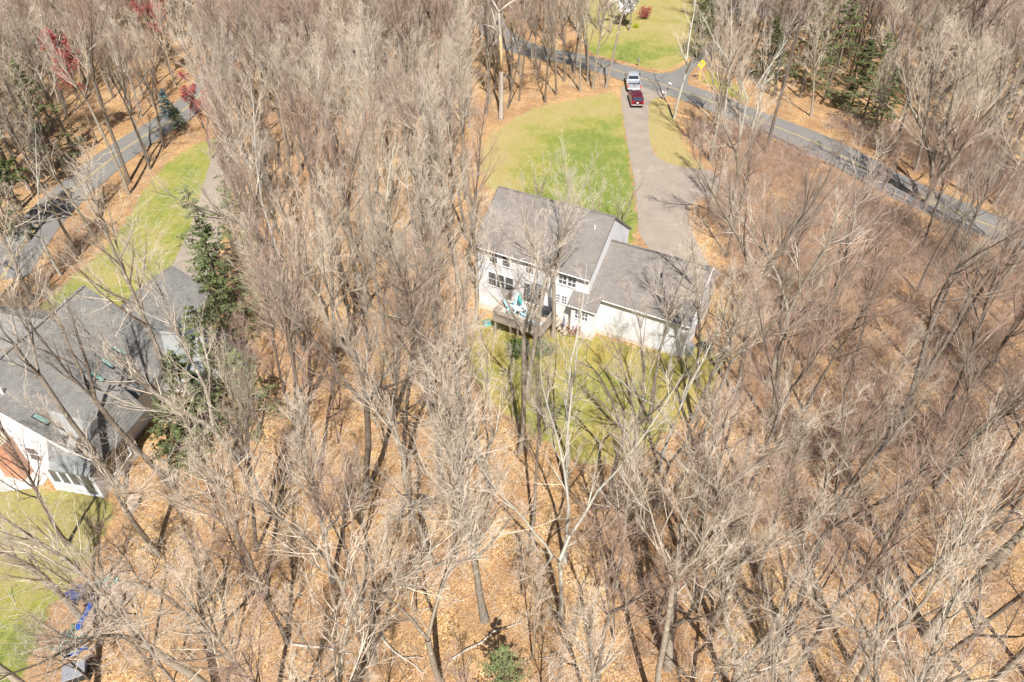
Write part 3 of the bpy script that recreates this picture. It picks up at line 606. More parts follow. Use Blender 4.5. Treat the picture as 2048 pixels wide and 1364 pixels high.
# woodland fill ---------------------------------------------------------------
def roadd(p, L_):
    return min(math.hypot(p[0]-q.x, p[1]-q.y) for q in L_)
HOUSE = [(-5,44),(10,40),(17,41),(20,53),(0,62)]; LHOUSE = [(-44,34),(-37,29.5),(-26,29),(-24,44),(-32,53),(-40,53)]
NO = [(P_FLAWN,.97),(P_YARD,.5),(P_LYARD,.9),(P_LFRONT,.97),(P_FAR,.9),(P_STRIP,.8),(P_DRIVE,1),(P_LDRIVE,1),(P_SIDER,1),(HOUSE,1),(LHOUSE,1),(P_PATIO,1),(P_SAND,1),(P_SIGNV,.7)]
CLEAR = [([(1235,140),(1310,140),(1310,225),(1235,225)],1.0),([(1355,85),(1450,85),(1450,185),(1355,185)],1.0),([(930,195),(1235,150),(1440,190),(1430,440),(1260,500),(960,400)],.985),([(950,370),(1260,440),(1430,540),(1370,710),(950,640)],.50),
         ([(250,440),(330,280),(470,250),(470,460)],.72),([(0,700),(150,520),(360,600),(380,760),(250,940),(0,900)],.55),([(1190,-30),(1430,-30),(1430,120),(1200,140)],.95),
         ([(1260,130),(1500,170),(1700,260),(1700,340),(1290,220)],.72),([(90,420),(300,240),(350,240),(150,470)],.0),([(1000,100),(1200,110),(1250,190),(960,260)],.85),([(1500,130),(1760,150),(1900,330),(1900,440),(1480,290)],.55),
         ([(130,1180),(350,1180),(350,1364),(100,1364)],.5),([(0,1200),(120,1200),(120,1364),(0,1364)],.7),([(970,950),(1110,950),(1110,1100),(970,1100)],.3),([(1000,-10),(1180,-10),(1180,120),(1000,120)],.6),
         ([(1530,50),(1780,50),(1800,280),(1540,210)],.9),([(0,300),(110,300),(110,560),(0,560)],.7),([(90,80),(220,80),(220,270),(90,260)],.75),([(290,0),(365,0),(365,150),(290,150)],.8),
         ([(400,440),(520,440),(500,900),(380,900)],.45),([(930,690),(1440,690),(1430,930),(1080,940),(950,850)],.1),([(1600,120),(2048,60),(2048,380),(1750,380)],.55),([(1780,360),(2048,440),(2048,560),(1860,470)],.7)]
def dice(x, y, k=0):
    return random.Random(int(x//3.2)*7919+int(y//3.2)*104729+k*31).random()
def tall_ok(x, y, H):
    for ci, (poly, pr) in enumerate(CLEAR):
        for z in (H*.45, H*.65, H*.85):
            if inside(PX(x, y, z), poly):
                if dice(x, y, ci) < pr: return False
                break
    return True
cells = {}
def near(x, y, d):
    for i in range(int(x//6)-1, int(x//6)+2):
        for j in range(int(y//6)-1, int(y//6)+2):
            for (a, c) in cells.get((i, j), ()):
                if (a-x)**2+(c-y)**2 < d*d: return True
    return False
for x, y in SPOTS: cells.setdefault((int(x//6), int(y//6)), []).append((x, y))
FILL = []
for _ in range(90000):
    y = 6+164*random.random()**1.0; x = random.uniform(-125, 125)
    q0, q1 = PX(x, y, 0), PX(x, y, 16)
    if not ((-80 < q0[0] < 2128 and -40 < q0[1] < 1400) or (-60 < q1[0] < 2108 and -20 < q1[1] < 1364)): continue
    if y < 14 and abs(x) < 8: continue
    d = 2.5 if y < 48 else 2.7
    if x > 20 and y < 70: d = 3.0
    if near(x, y, d): continue
    if roadd((x, y), RD) < 4.6 or roadd((x, y), LR) < 4.2: continue
    if any(inside((x, y), P_) and dice(x, y, 99) < pr for P_, pr in NO): continue
    if seg_dist((x, y), HOUSE) < 1.2 and inside((x, y), HOUSE): continue
    if not tall_ok(x, y, 19): continue
    cells.setdefault((int(x//6), int(y//6)), []).append((x, y)); FILL.append((x, y))
FILL.sort(key=lambda p: p[0]**2+p[1]**2*1.0+CAMH**2)
NIND = 262
IND, REST = FILL[:NIND], FILL[NIND:]
print('FILLTREES', len(FILL), 'individual', len(IND))
def zone(x, y):
    if y < 32: return 'bottom centre woods' if abs(x) < 12 else ('lower left woods' if x < 0 else 'lower right woods')
    if y < 62: return 'woods between the houses' if x < 0 else ('white house yard edge' if x < 17 else 'woods right of garage')
    if y < 95: return 'woods left of left driveway' if x < -36 else ('woods left of front lawn' if x < 8 else 'thicket along the guardrail')
    return 'far top left woods' if x < -15 else ('far top right woods' if x > 25 else 'far woods above front lawn')
ZN = {}
for p in IND: ZN.setdefault(zone(*p), []).append(p)
ORD = ['first','second','third','fourth','fifth','sixth','seventh','eighth','ninth','tenth','eleventh','twelfth','thirteenth','fourteenth','fifteenth','sixteenth']
def ordn(i): return ORD[i] if i < len(ORD) else str(i+1)+'th'
KNAME = {'f':'straight tree','k':'forked tree','r':'brownish twiggy tree','s':'slender tree','b':'pale tree'}
for zn, L_ in ZN.items():
    L_.sort(key=lambda p: p[1]); rows = []; k = 0
    nr = max(1, round(len(L_)/8))
    for r_ in range(nr): rows.append(sorted(L_[r_*len(L_)//nr:(r_+1)*len(L_)//nr], key=lambda p: PX(*p, 0)[0]))
    for ri, row in enumerate(rows):
        for ci, (x, y) in enumerate(row):
            red = .8 if x > 17 and y < 95 else .3
            u = random.random()
            key = ('r%d' % random.randrange(3)) if u < red*.75 else ('s%d' % random.randrange(4)) if u < red*.75+.20 else ('k%d' % random.randrange(5)) if u < red*.75+.48 else ('b%d' % random.randrange(2)) if u > .95 else ('f%d' % random.randrange(6))
            if y < 48 and random.random() < .30: key = 's%d' % random.randrange(4)
            if x < 16 and key in ('f1', 'f4', 'k1', 'k4') and random.random() < .7: key = random.choice(['f0', 'f2', 'f3', 'f5', 'k0', 'k2', 'k3'])
            s = random.uniform(.70, 1.06)
            if y < 24: s *= .93
            if y > 62 and x < 8: s = random.uniform(.7, .92)
            rw = 'nearest row' if ri == 0 else (ordn(ri)+' row behind')
            plant(key, x, y, s, None, (random.gauss(0, .05), random.gauss(0, .045)), 'bare_tree',
                  f'{KNAME[key[0]]}, {ordn(ci)} from left, {rw}, {zn}', 'bare tree', 'bare woodland trees in '+zn)
# the farthest woods as one mass
def lowtree(seed, **kw):
    (tv, tq), (cv, cq), _ = bare_tree(seed, n2=6, n3=6, n4=2, fat=1.7, **kw)
    return (tv, tq, 0), (cv, cq, 1)
LT = [lowtree(200+k, H=[19,21,17,20,18,22][k], r=.2, fork=1+(k % 2), forkh=.5, nl=18, limb=.28, ang=.42, clear=.34) for k in range(6)]
wc = bpy.data.collections.new('woodland_kinds')
for k, parts in enumerate(LT):
    V = np.concatenate([p[0] for p in parts]); Q = np.concatenate([parts[0][1], parts[1][1]+len(parts[0][0])])
    me = mesh_np('woodland_tree', V, Q, [M_BARKR, M_TWIGR] if k % 2 else [M_BARK, M_TWIG], True)
    me.polygons.foreach_set('material_index', np.concatenate([np.zeros(len(parts[0][1])), np.ones(len(parts[1][1]))]).astype(np.int32))
    wc.objects.link(bpy.data.objects.new('woodland_tree_%d' % k, me))
me = bpy.data.meshes.new('distant_woods'); me.from_pydata([(x, y, -.1) for x, y in REST], [], [])
at_ = me.attributes.new('rot', 'FLOAT_VECTOR', 'POINT'); at_.data.foreach_set('vector', np.array([(random.gauss(0, .05), random.gauss(0, .05), random.uniform(0, 6.28)) for _ in REST]).ravel())
at_ = me.attributes.new('size', 'FLOAT', 'POINT'); at_.data.foreach_set('value', np.array([random.uniform(.66, 1.05) for _ in REST]))
at_ = me.attributes.new('kind_index', 'INT', 'POINT'); at_.data.foreach_set('value', np.array([random.randrange(len(LT)) for _ in REST], np.int32))
o = bpy.data.objects.new('distant_woods', me); COL.objects.link(o); tag(o, 'mass of bare grey woodland farthest from the camera along the top', 'woodland', kind='stuff')
ng = bpy.data.node_groups.new('woods', 'GeometryNodeTree'); ng.interface.new_socket('Geometry', in_out='INPUT', socket_type='NodeSocketGeometry'); ng.interface.new_socket('Geometry', in_out='OUTPUT', socket_type='NodeSocketGeometry')
gi, go = ng.nodes.new('NodeGroupInput'), ng.nodes.new('NodeGroupOutput'); ip = ng.nodes.new('GeometryNodeInstanceOnPoints'); ci = ng.nodes.new('GeometryNodeCollectionInfo')
ci.inputs['Collection'].default_value = wc; ci.inputs['Separate Children'].default_value = True; ci.inputs['Reset Children'].default_value = True
def na(nm, dt):
    q = ng.nodes.new('GeometryNodeInputNamedAttribute'); q.data_type = dt; q.inputs[0].default_value = nm; return q.outputs[0]
e2r = ng.nodes.new('FunctionNodeEulerToRotation')
L = ng.links.new; L(gi.outputs[0], ip.inputs['Points']); L(ci.outputs[0], ip.inputs['Instance']); ip.inputs['Pick Instance'].default_value = True
L(na('kind_index', 'INT'), ip.inputs['Instance Index']); L(na('rot', 'FLOAT_VECTOR'), e2r.inputs[0]); L(e2r.outputs[0], ip.inputs['Rotation']); L(na('size', 'FLOAT'), ip.inputs['Scale']); L(ip.outputs[0], go.inputs[0])
md = o.modifiers.new('woods', 'NODES'); md.node_group = ng
# brush
def brush(name, N, zonef, hgt, mat, label, seed, k=9):
    g = np.random.default_rng(seed); C = []
    while len(C) < N:
        y = g.uniform(12, 150)**1.0; x = g.uniform(-105, 105); q = PX(x, y, 0)
        if not (-60 < q[0] < 2110 and -30 < q[1] < 1450) or g.uniform() > zonef(x, y): continue
        if roadd((x, y), RD[::4]) < 4.8 or roadd((x, y), LR[::4]) < 4.4: continue
        if any(inside((x, y), P_) for P_, pr in NO): continue
        C.append((x, y, h(x, y)))
    C = np.repeat(np.array(C), k, 0); n = len(C); C[:, :2] += g.normal(0, .35, (n, 2)); az = g.uniform(0, 6.28, n); sp = g.uniform(.1, .9, n)
    D = np.stack([np.cos(az)*sp, np.sin(az)*sp, np.ones(n)], -1); L = g.uniform(.5, 1.2, n)*hgt
    P = grow(C, D, L, 4, .18, -.04, g); rd = np.full((n, 1), .011)*np.array([[1, .85, .65, .3]]); G = Geo(); G.add(*tubes(P, rd, 3))
    b2, d2, r2, t2 = kids(P, rd, 4, .3, 1, .7, g); P2 = grow(b2, d2, np.repeat(L, 4)*.35*g.uniform(.5, 1.2, len(b2)), 3, .2, 0, g); G.add(*tubes(P2, np.full((len(b2), 1), .006)*np.array([[1, .8, .4]]), 3))
    o = bpy.data.objects.new(name, mesh_np(name, *G.get(), [mat], True)); COL.objects.link(o); tag(o, label, 'undergrowth', kind='stuff')
brush('undergrowth', 2500, lambda x, y: .35, 1.5, M_TWIG, 'thin tan brush and saplings scattered over the leaf litter', 301, 7)
brush('thicket', 2600, lambda x, y: (1 if (18 < x < 60 and 30 < y < 92) else 0)+(.8 if (-60 < x < -40 and 40 < y < 66) else 0)+(.25 if y < 30 and x > 5 else 0), 2.1, M_TWIGR, 'dense reddish brown thicket of shoots along the roads', 302, 10)
g = np.random.default_rng(77); n = 9000; C = np.stack([g.uniform(-45, 48, n), g.uniform(14, 75, n), np.zeros(n)], -1)
ok = np.array([not any(inside((c[0], c[1]), P_) for P_ in (HOUSE, LHOUSE, P_FLAWN, P_DRIVE, P_LDRIVE)) and roadd((c[0], c[1]), RD[::5]) > 4.5 and roadd((c[0], c[1]), LR[::5]) > 4 for c in C]); C = C[ok]; n = len(C)
C[:, 2] = [h(c[0], c[1])+.02 for c in C]; az = g.uniform(0, 6.28, n); D = np.stack([np.cos(az), np.sin(az), g.uniform(0, .25, n)], -1); P = grow(C, D, g.uniform(.4, 2.2, n), 4, .12, -.03, g)
G = Geo(); rd = g.uniform(.006, .022, (n, 1))*np.array([[1, .9, .7, .4]]); G.add(*tubes(P, rd, 3)); b2, d2, r2, t2 = kids(P, rd, 2, .3, .9, .7, g); d2[:, 2] *= .2; P2 = grow(b2, d2, np.full(len(b2), .4), 3, .1, 0, g); G.add(*tubes(P2, np.full((len(b2), 3), .006), 3))
o = bpy.data.objects.new('fallen_twigs', mesh_np('fallen_twigs', *G.get(), [M_DEAD], True)); COL.objects.link(o); tag(o, 'dead sticks and twigs littering the woodland floor', 'twigs', kind='stuff')
# fallen branches
for k, (px, py, a, L) in enumerate([(905,1320,.5,4.5),(760,1270,-.7,3.5),(1185,1020,.2,5),(1480,1140,1.2,4),(1620,1030,-.4,4.5),(640,1080,1.0,4),(585,1290,-.2,3.6),(1320,1250,.9,4.2),(1745,1180,-.9,5),(1250,1190,1.9,3.4)]):
    x, y = U(px, py); mb = MB(); g = np.random.default_rng(500+k); p = [(0,0,.10)]
    for j in range(5): p.append((p[-1][0]+L/5, p[-1][1]+g.normal(0, .12), .10+abs(g.normal(0, .06))))
    mb.tube(p, [.08,.075,.065,.055,.04,.02], 6); j = p[3]; mb.tube([j, (j[0]+.5, j[1]+.45, .25), (j[0]+1.0, j[1]+.7, .3)], [.04,.03,.012], 5); j = p[2]; mb.tube([j, (j[0]+.4, j[1]-.5, .2), (j[0]+.6, j[1]-1.0, .15)], [.035,.025,.01], 5)
    o = mb.build('fallen_branch', M_DEAD, smooth=True); o.location = (x, y, h(x, y)); o.rotation_euler = (0, 0, a)
    tag(o, 'bleached fallen branch on the leaf litter, '+['beside the bottom hemlock','left of the bottom hemlock','near the back lawn corner','left of the low forked tree','behind the low forked tree','in the woods below the house gap','right of the timber pile','in the bright litter at lower middle right','in front of the large banded trunk','right of the central straight trunk'][k], 'branch', 'fallen branches')

# ------------------------------------------------------------------ buildings
def window(parent, x, z, w_, hh, y=-.02, lights=(1, 2), glass_=None, face=-1, name='window', axis='y', shutters=False):
    """window on a wall facing -y (axis y) or +/-x (axis x) in the parent's frame"""
    glass_ = glass_ or M_GLASS; fr = MB(); pa = MB(); t = .07
    def bx(m, u0, u1, d0, d1, z0, z1):
        if axis == 'y': m.box(u0, u1, min(y+face*d0, y+face*d1), max(y+face*d0, y+face*d1), z0, z1)
        else: m.box(min(y+face*d0, y+face*d1), max(y+face*d0, y+face*d1), u0, u1, z0, z1)
    bx(fr, x-t, x, 0, .06, z-t, z+hh+t); bx(fr, x+w_, x+w_+t, 0, .06, z-t, z+hh+t); bx(fr, x, x+w_, 0, .06, z+hh, z+hh+t); bx(fr, x, x+w_, 0, .09, z-t, z)
    nc, nr = lights
    for i in range(1, nc): bx(fr, x+w_*i/nc-.02, x+w_*i/nc+.02, .02, .05, z, z+hh)
    for i in range(1, nr): bx(fr, x, x+w_, .022, .048, z+hh*i/nr-.022, z+hh*i/nr+.022)
    bx(pa, x, x+w_, .0, .02, z, z+hh)
    f = fr.build(name, M_TRIM, parent); pa.build('pane', glass_, f); return f
# ---- white house.  local frame: x along the rear wall to the right, y away from camera, origin at the rear right corner of the main block
wh = empty('white_house', (6.45, 47.29, 0), -.503, 'white clapboard two storey house with brown grey roof and attached garage', 'house')
W, DP, EV, RD_ = 10.86, 8.73, 6.05, 9.31
mb = MB(); mb.prism([(0,-2.4),(DP,-2.4),(DP,EV-.05),(DP/2,RD_-.2),(0,EV-.05)], 'x', -W, 0); mb.build('wall', M_SIDE, wh)
mb = MB(); mb.box(-W-.02, -.03, -.02, DP+.02, -2.5, -.55); mb.build('foundation', M_FOUND, wh)
sl = (RD_-EV)/(DP/2)
def roof(name, x0, x1, y0, ym, y1, ze0, zr, ze1, parent, mat, t=.16):
    mb = MB(); mb.prism([(y0, ze0), (ym, zr), (y1, ze1), (y1, ze1-t), (ym, zr-t), (y0, ze0-t)], 'x', x0, x1); return mb.build(name, mat, parent)
rf = roof('roof', -W-.25, .08, -.38, DP/2, DP+.38, EV-.28, RD_, EV-.28, wh, M_ROOF)
mb = MB(); mb.box(-W-.22, .10, -.45, -.39, EV-.38, EV-.31); mb.build('gutter', M_TRIM, rf)
mb = MB(); mb.box(-W-.25, .2, DP/2-.10, DP/2+.10, RD_-.02, RD_+.03); mb.build('ridge_cap', M_ROOF, rf)
for s in (.08, -W-.32):
    mb = MB(); mb.prism([(-.38, EV-.47), (DP/2, RD_-.19), (DP+.38, EV-.47), (DP+.38, EV-.27), (DP/2, RD_+.01), (-.38, EV-.27)], 'x', s+.003, s+.03); mb.build('rake_board', M_RAKE, rf)
mb = MB(); mb.tube([(-1.2,DP/2-1.2,RD_-1.1),(-1.2,DP/2-1.2,RD_-.55)], .05, 8); mb.tube([(-5.5,DP/2-1.0,RD_-.9),(-5.5,DP/2-1.0,RD_-.4)], .05, 8); mb.build('vent_pipe', M_TRIM, rf)
for x, z, ww, hh, li in [(-9.75,1.85,.75,1.4,(1,2)),(-8.9,1.85,.75,1.4,(1,2)),(-8.0,1.85,.78,1.4,(1,2)),(-9.6,4.35,.75,1.25,(1,2)),(-8.3,4.35,.75,1.25,(1,2)),(-6.0,4.35,.75,1.25,(1,2)),(-2.8,4.35,.72,1.25,(2,3)),(-1.95,4.35,.72,1.25,(2,3)),(-2.4,2.3,.42,.85,(2,3)),(-2.95,2.3,.32,.85,(2,3))]:
    window(wh, x, z, ww, hh, 0, li)
sld = window(wh, -6.15, 1.25, 1.75, 2.05, 0, (2, 1), name='sliding_door')
window(wh, DP-2.6, 4.2, .8, 1.2, 0, (1, 2), face=1, axis='x')
# wing (garage)
C_, WR, WDP, WEV, S2 = 4.18, 8.56, 7.85, 4.19, .731
y0, y1, yr, zr = C_-WDP/2, C_+WDP/2, C_, WEV+.1+S2*(WDP/2)
mb = MB(); mb.prism([(y0,-.8),(y1,-.8),(y1,WEV),(yr,zr-.18),(y0,WEV)], 'x', .003, WR); mb.build('garage_wall', M_SIDE, wh)
mb = MB(); mb.box(.01, WR+.02, y0-.02, y1+.02, -.8, .62); mb.build('foundation', M_FOUND, wh)
gr = roof('garage_roof', .003, WR+.25, y0-.35, yr, y1+.35, WEV-.16, zr, WEV-.16, wh, M_ROOF)
mb = MB(); mb.box(1.25, WR+.2, y0-.41, y0-.36, WEV-.26, WEV-.19); mb.build('gutter', M_TRIM, gr)
mb = MB(); mb.prism([(y0-.35, WEV-.36), (yr, zr-.2), (y1+.35, WEV-.36), (y1+.35, WEV-.15), (yr, zr+.01), (y0-.35, WEV-.15)], 'x', WR+.253, WR+.31); mb.build('rake_board', M_TRIM, gr)
mb = MB(); mb.box(0.0, WR+.25, yr-.10, yr+.10, zr-.02, zr+.03); mb.build('ridge_cap', M_ROOF, gr)
mb = MB(); mb.tube([(5.2,yr-1.6,zr-1.5),(5.2,yr-1.6,zr-.7)], .06, 8); mb.build('vent_pipe', M_BLACK, gr)
mb = MB(); mb.tube([(WR+.06,y0-.06,WEV-.3),(WR+.06,y0-.06,.1)], .05, 6); mb.tube([(.06,y0-.3,WEV-.3),(.06,-.08,WEV-.7)],.04,6); mb.build('downspout', M_TRIM, wh)
# bump
zb = WEV-.16-S2*(.75)
mb = MB(); zz = lambda y: WEV-.157-S2*(y0-.35-y)
mb.prism([(-.85,-.8),(-.04,-.8),(-.04,zz(-.04)-.2),(-.85,zz(-.85)-.2)], 'x', -1.15, .95); mb.build('mudroom_wall', M_SIDE, wh)
mb = MB(); mb.box(-1.17, .97, -.87, y0, -.8, .5); mb.build('foundation', M_FOUND, wh)
zz = lambda y: WEV-.157-S2*(y0-.35-y)
mb = MB(); mb.prism([(-1.15, zz(-1.15)+.01), (-.02, zz(-.02)), (-.02, zz(-.02)-.16), (-1.15, zz(-1.15)-.15)], 'x', -1.4, 1.2); m_ = mb.build('mudroom_roof', M_ROOF, wh)
mb = MB(); mb.box(-1.4, 1.2, -1.2, -1.16, zz(-1.15)-.10, zz(-1.15)-.03); mb.build('gutter', M_TRIM, m_)
window(wh, -.75, 1.95, .5, .75, -.85, (2, 2)); window(wh, -.1, 1.95, .5, .75, -.85, (2, 2))
window(wh, 3.2, 2.2, .8, .9, y1, (2, 2), face=1); window(wh, yr-.9, 2.0, .8, 1.0, WR, (1, 2), face=1, axis='x')
for x in (1.0, 4.8):
    mb = MB(); mb.box(x, x+2.7, y1+.0, y1+.05, .6, 2.8); mb.build('garage_door', M_TRIM, wh)
# deck
dk = MB(); DX0, DX1, DY0, DZ = -7.4, -2.75, -3.3, 1.05
mb = MB(); mb.box(DX0, DX1, DY0, -.02, DZ-.05, DZ); d_ = mb.build('deck', M_DECK, wh)
mb = MB(); mb.box(DX0, DX1, DY0-.04, DY0-.003, DZ-.28, DZ); mb.box(DX0-.04, DX0-.003, DY0-.04, -.02, DZ-.28, DZ); mb.box(DX1+.003, DX1+.04, DY0-.04, -.02, DZ-.28, DZ)
for x in (DX0+.1, (DX0+DX1)/2, DX1-.1): mb.box(x-.07, x+.07, DY0+.1, DY0+.24, -2.2, DZ-.051)
mb.build('deck_frame', M_WOODG, d_)
mb = MB(); rl = lambda x0, x1, yA, yB: None
def railing(pa, pb, h0=DZ, hh=.95):
    pa, pb = Vector(pa), Vector(pb); L = (pb-pa).length; n = int(L/.12); d = (pb-pa).normalized(); m = MB(); nn = Vector((-d.y, d.x, 0))*.03
    def bar(a, c, z0, z1, wd):
        q = Vector((-d.y, d.x, 0))*wd; vs_ = [a-q, c-q, c+q, a+q]; m.add([(v.x, v.y, z0) for v in vs_]+[(v.x, v.y, z1) for v in vs_], [(3,2,1,0),(4,5,6,7),(0,1,5,4),(1,2,6,5),(2,3,7,6),(3,0,4,7)])
    bar(pa, pb, h0+hh-.05, h0+hh, .06); bar(pa, pb, h0+.08, h0+.13, .03)
    for i in range(n+1):
        p = pa+d*(L*i/n); wd = .045 if i % 12 == 0 else .018; bar(p-d*wd, p+d*wd, h0+.131 if wd < .03 else h0, h0+hh-.051, wd)
    return m
for a, c in (((DX0,DY0),(DX1,DY0)), ((DX0,-.05),(DX0,DY0)), ((DX1,DY0),(DX1,-1.3))):
    railing((*a, 0), (*c, 0)).build('railing', M_WOODG, d_)
mb = MB()
for k in range(6): mb.box(DX1+.05+k*.28, DX1+.33+k*.28, -1.25, -.15, DZ-.2*(k+1)-.05, DZ-.2*(k+1))
mb.build('stairs', M_DECK, d_)
def WL(x, y, z): # white house local -> world
    c, s = math.cos(-.503), math.sin(-.503); return (6.45+x*c-y*s, 47.29+x*s+y*c, z)
def adirondack():
    t = empty('deck_chair', (0,0,0)); m = MB()
    m.prism([(-.05,.38),(.5,.28),(.5,.25),(-.05,.34)], 'x', -.28, .28); s_ = m.build('seat', M_LBLUE, t)
    m = MB()
    for k in range(5):
        x = -.26+k*.107; hgt = .62+.08*(2-abs(k-2)); m.prism([(-.05,.34),(-.02,.34),(-.32,.34+hgt),(-.35,.34+hgt)], 'x', x, x+.095)
    m.build('backrest', M_LBLUE, t)
    for s in (-1, 1):
        m = MB(); m.box(s*.36-.07, s*.36+.07, -.1, .55, .56, .585); m.build('armrest', M_LBLUE, t)
        m = MB(); m.box(s*.33-.02, s*.33+.02, .42, .5, 0, .56); m.build('leg', M_LBLUE, t)
        m = MB(); m.prism([(.45,.30),(.45,.22),(-.35,0),(-.45,0)], 'x', s*.285-.015, s*.285+.015); m.build('leg', M_LBLUE, t)
    return t
ch = adirondack()
for k, (x, y, r_, l) in enumerate([(-6.95,-1.5,-1.3,'leftmost, beside the railing'),(-6.3,-.75,-2.6,'nearest the wall, left of the umbrella table'),(-6.15,-2.55,.1,'in front of the umbrella table'),(-4.75,-1.9,1.3,'right of the umbrella table')]):
    o = ch if k == 0 else copy_tree(ch); o.location = WL(x, y, DZ); o.rotation_euler = (0, 0, r_-.503)
    tag(o, 'pale blue slatted chair on the deck, '+l, 'chair', 'pale blue chairs on the deck')
t = empty('patio_table', WL(-5.7,-1.6,DZ), -.5, 'round white table on the deck around the closed umbrella', 'table')
m = MB(); m.tube([(0,0,.66),(0,0,.70)], .6, 20); m.build('tabletop', M_WHITE, t)
for k in range(4):
    a = k*math.pi/2+.4; m = MB(); m.tube([(math.cos(a)*.35,math.sin(a)*.35,.66),(math.cos(a)*.45,math.sin(a)*.45,0)], .025, 6); m.build('leg', M_WHITE, t)
t = empty('closed_umbrella', WL(-5.7,-1.6,DZ+.70), 0, 'closed turquoise umbrella standing in the round white table', 'umbrella')
m = MB(); m.tube([(0,0,0),(0,0,1.9)], .02, 8); m.build('pole', M_WHITE, t); m = MB(); m.tube([(0,0,.35),(0,0,.6),(0,0,1.3),(0,0,1.85)], [.16,.19,.11,.02], 9); m.build('canopy', M_TURQ, t)
t = empty('bench', WL(-3.7,-2.7,DZ), -.503, 'long pale blue bench beside the front railing of the deck', 'bench')
m = MB(); m.box(-.6,.6,-.25,.25,.40,.45); m.build('seat', M_LBLUE, t)
for s in (-.5,.5): m = MB(); m.box(s-.03,s+.03,-.22,.22,0,.4); m.build('leg', M_LBLUE, t)
t = empty('barbecue_grill', WL(-3.4,-.9,DZ), -.503, 'black barbecue grill on the deck by the sliding door', 'grill')
m = MB(); m.box(-.35,.35,-.25,.25,.15,.75); m.build('cabinet', M_BLACK, t, .02); m = MB(); m.prism([(-.27,.76),(-.25,.95),(-.08,1.1),(.1,1.1),(.27,.9),(.27,.76)], 'x', -.38, .38); m.build('lid', M_BLACK, t, .015)
for s in (-1,1): m = MB(); m.box(s*.56-.17, s*.56+.17, -.22, .22, .76, .79); m.build('side_shelf', M_METAL, t)
for s in (-1,1): m = MB(); m.tube([(s*.3,-.2,.08),(s*.3+.04,-.2,.08)], .08, 10); m.build('wheel', M_RUB, t)
t = empty('closed_umbrella', WL(-1.55,-1.35,.2), 0, 'navy folded umbrella leaning by the mudroom corner', 'umbrella')
m = MB(); m.tube([(0,0,-.3),(0,0,2.1)], .02, 6); m.build('pole', M_METAL, t); m = MB(); m.tube([(0,0,.8),(0,0,1.1),(0,0,2.0)], [.1,.13,.02], 8); m.build('canopy', M_NAVY, t)
# propane tank / bin and odds behind the garage corner
x, y = U(1376,714); t = empty('compost_barrel', (x, y, h(x, y)), .4, 'grey green barrel beside the rear corner of the garage', 'barrel')
m = MB(); m.tube([(0,0,0),(0,0,.15),(0,0,.5),(0,0,.9),(0,0,1.05)], [.3,.36,.38,.36,.28], 14); m.build('drum', M_GNET, t, smooth=False); m = MB(); m.tube([(0,0,1.05),(0,0,1.1)], .3, 14); m.build('lid', M_METAL, t)
x, y = U(1408,708); t = empty('wheelbarrow', (x, y, h(x, y)), 2.2, 'dark wheelbarrow resting by the garage corner', 'wheelbarrow')
m = MB(); vb = [(-.5,-.2,.35),(.35,-.2,.3),(.35,.2,.3),(-.5,.2,.35),(-.7,-.36,.65),(.6,-.36,.62),(.6,.36,.62),(-.7,.36,.65)]; m.add(vb, [(3,2,1,0),(0,1,5,4),(1,2,6,5),(2,3,7,6),(3,0,4,7)]); m.build('tray', M_BLACK, t)
m = MB(); m.tube([(.75,-.04,.2),(.75,.04,.2)], .2, 14); m.build('wheel', M_RUB, t)
for s in (-1,1): m = MB(); m.tube([(.75,s*.07,.2),(-.3,s*.28,.33),(-1.2,s*.32,.55)], .02, 6); m.build('handle', M_WOODG, t); m = MB(); m.tube([(-.3,s*.28,.33),(-.35,s*.28,0)], .02, 6); m.build('leg', M_METAL, t)
x, y = U(973,627); t = empty('garden_hose_box', (x, y, h(x, y)), .4, 'small green box on the grass at the left rear corner of the white house', 'box')
m = MB(); m.box(-.35,.35,-.25,.25,0,.4); m.build('body', M_TURQ, t, .03); m = MB(); m.box(-.38,.38,-.28,.28,.405,.46); m.build('lid', M_GNET, t, .015)

# ---- grey roofed house, left.  local y runs along the ridge away from the camera, x towards the right slope
gh = empty('grey_house', (-34.7, 31.6, 0), -.2, 'large white sided house with grey shingle roofs and skylights at the left', 'house')
LZ = 8.0; SLP = .78
def groof(name, poly, yA, yB, mat, parent, t=.15):
    mb = MB(); n = [(x, z-t) for x, z in poly][::-1]; mb.prism(list(poly)+n, 'y', yA, yB); return mb.build(name, mat, parent)
mb = MB(); mb.prism([(-6,-1),(6.1,-1),(6.1,3.1),(0,7.8),(-6,3.1)], 'y', .35, 11.5); mb.build('wall', M_SIDE, gh)
r_ = groof('roof', [(-6.4,LZ-6.4*SLP),(0,LZ),(6.45,LZ-6.45*SLP)], 0, 11.7, M_ROOFL, gh)
mb = MB(); mb.box(-.12,.12,0,11.7,LZ-.03,LZ+.04); mb.build('ridge_cap', M_ROOFL, r_)
mb = MB(); mb.prism([(-6.4,LZ-6.4*SLP-.2),(0,LZ-.2),(6.45,LZ-6.45*SLP-.2),(6.45,LZ-6.45*SLP+.01),(0,LZ+.01),(-6.4,LZ-6.4*SLP+.01)], 'y', -.06, -.003); mb.build('rake_board', M_TRIM, r_)
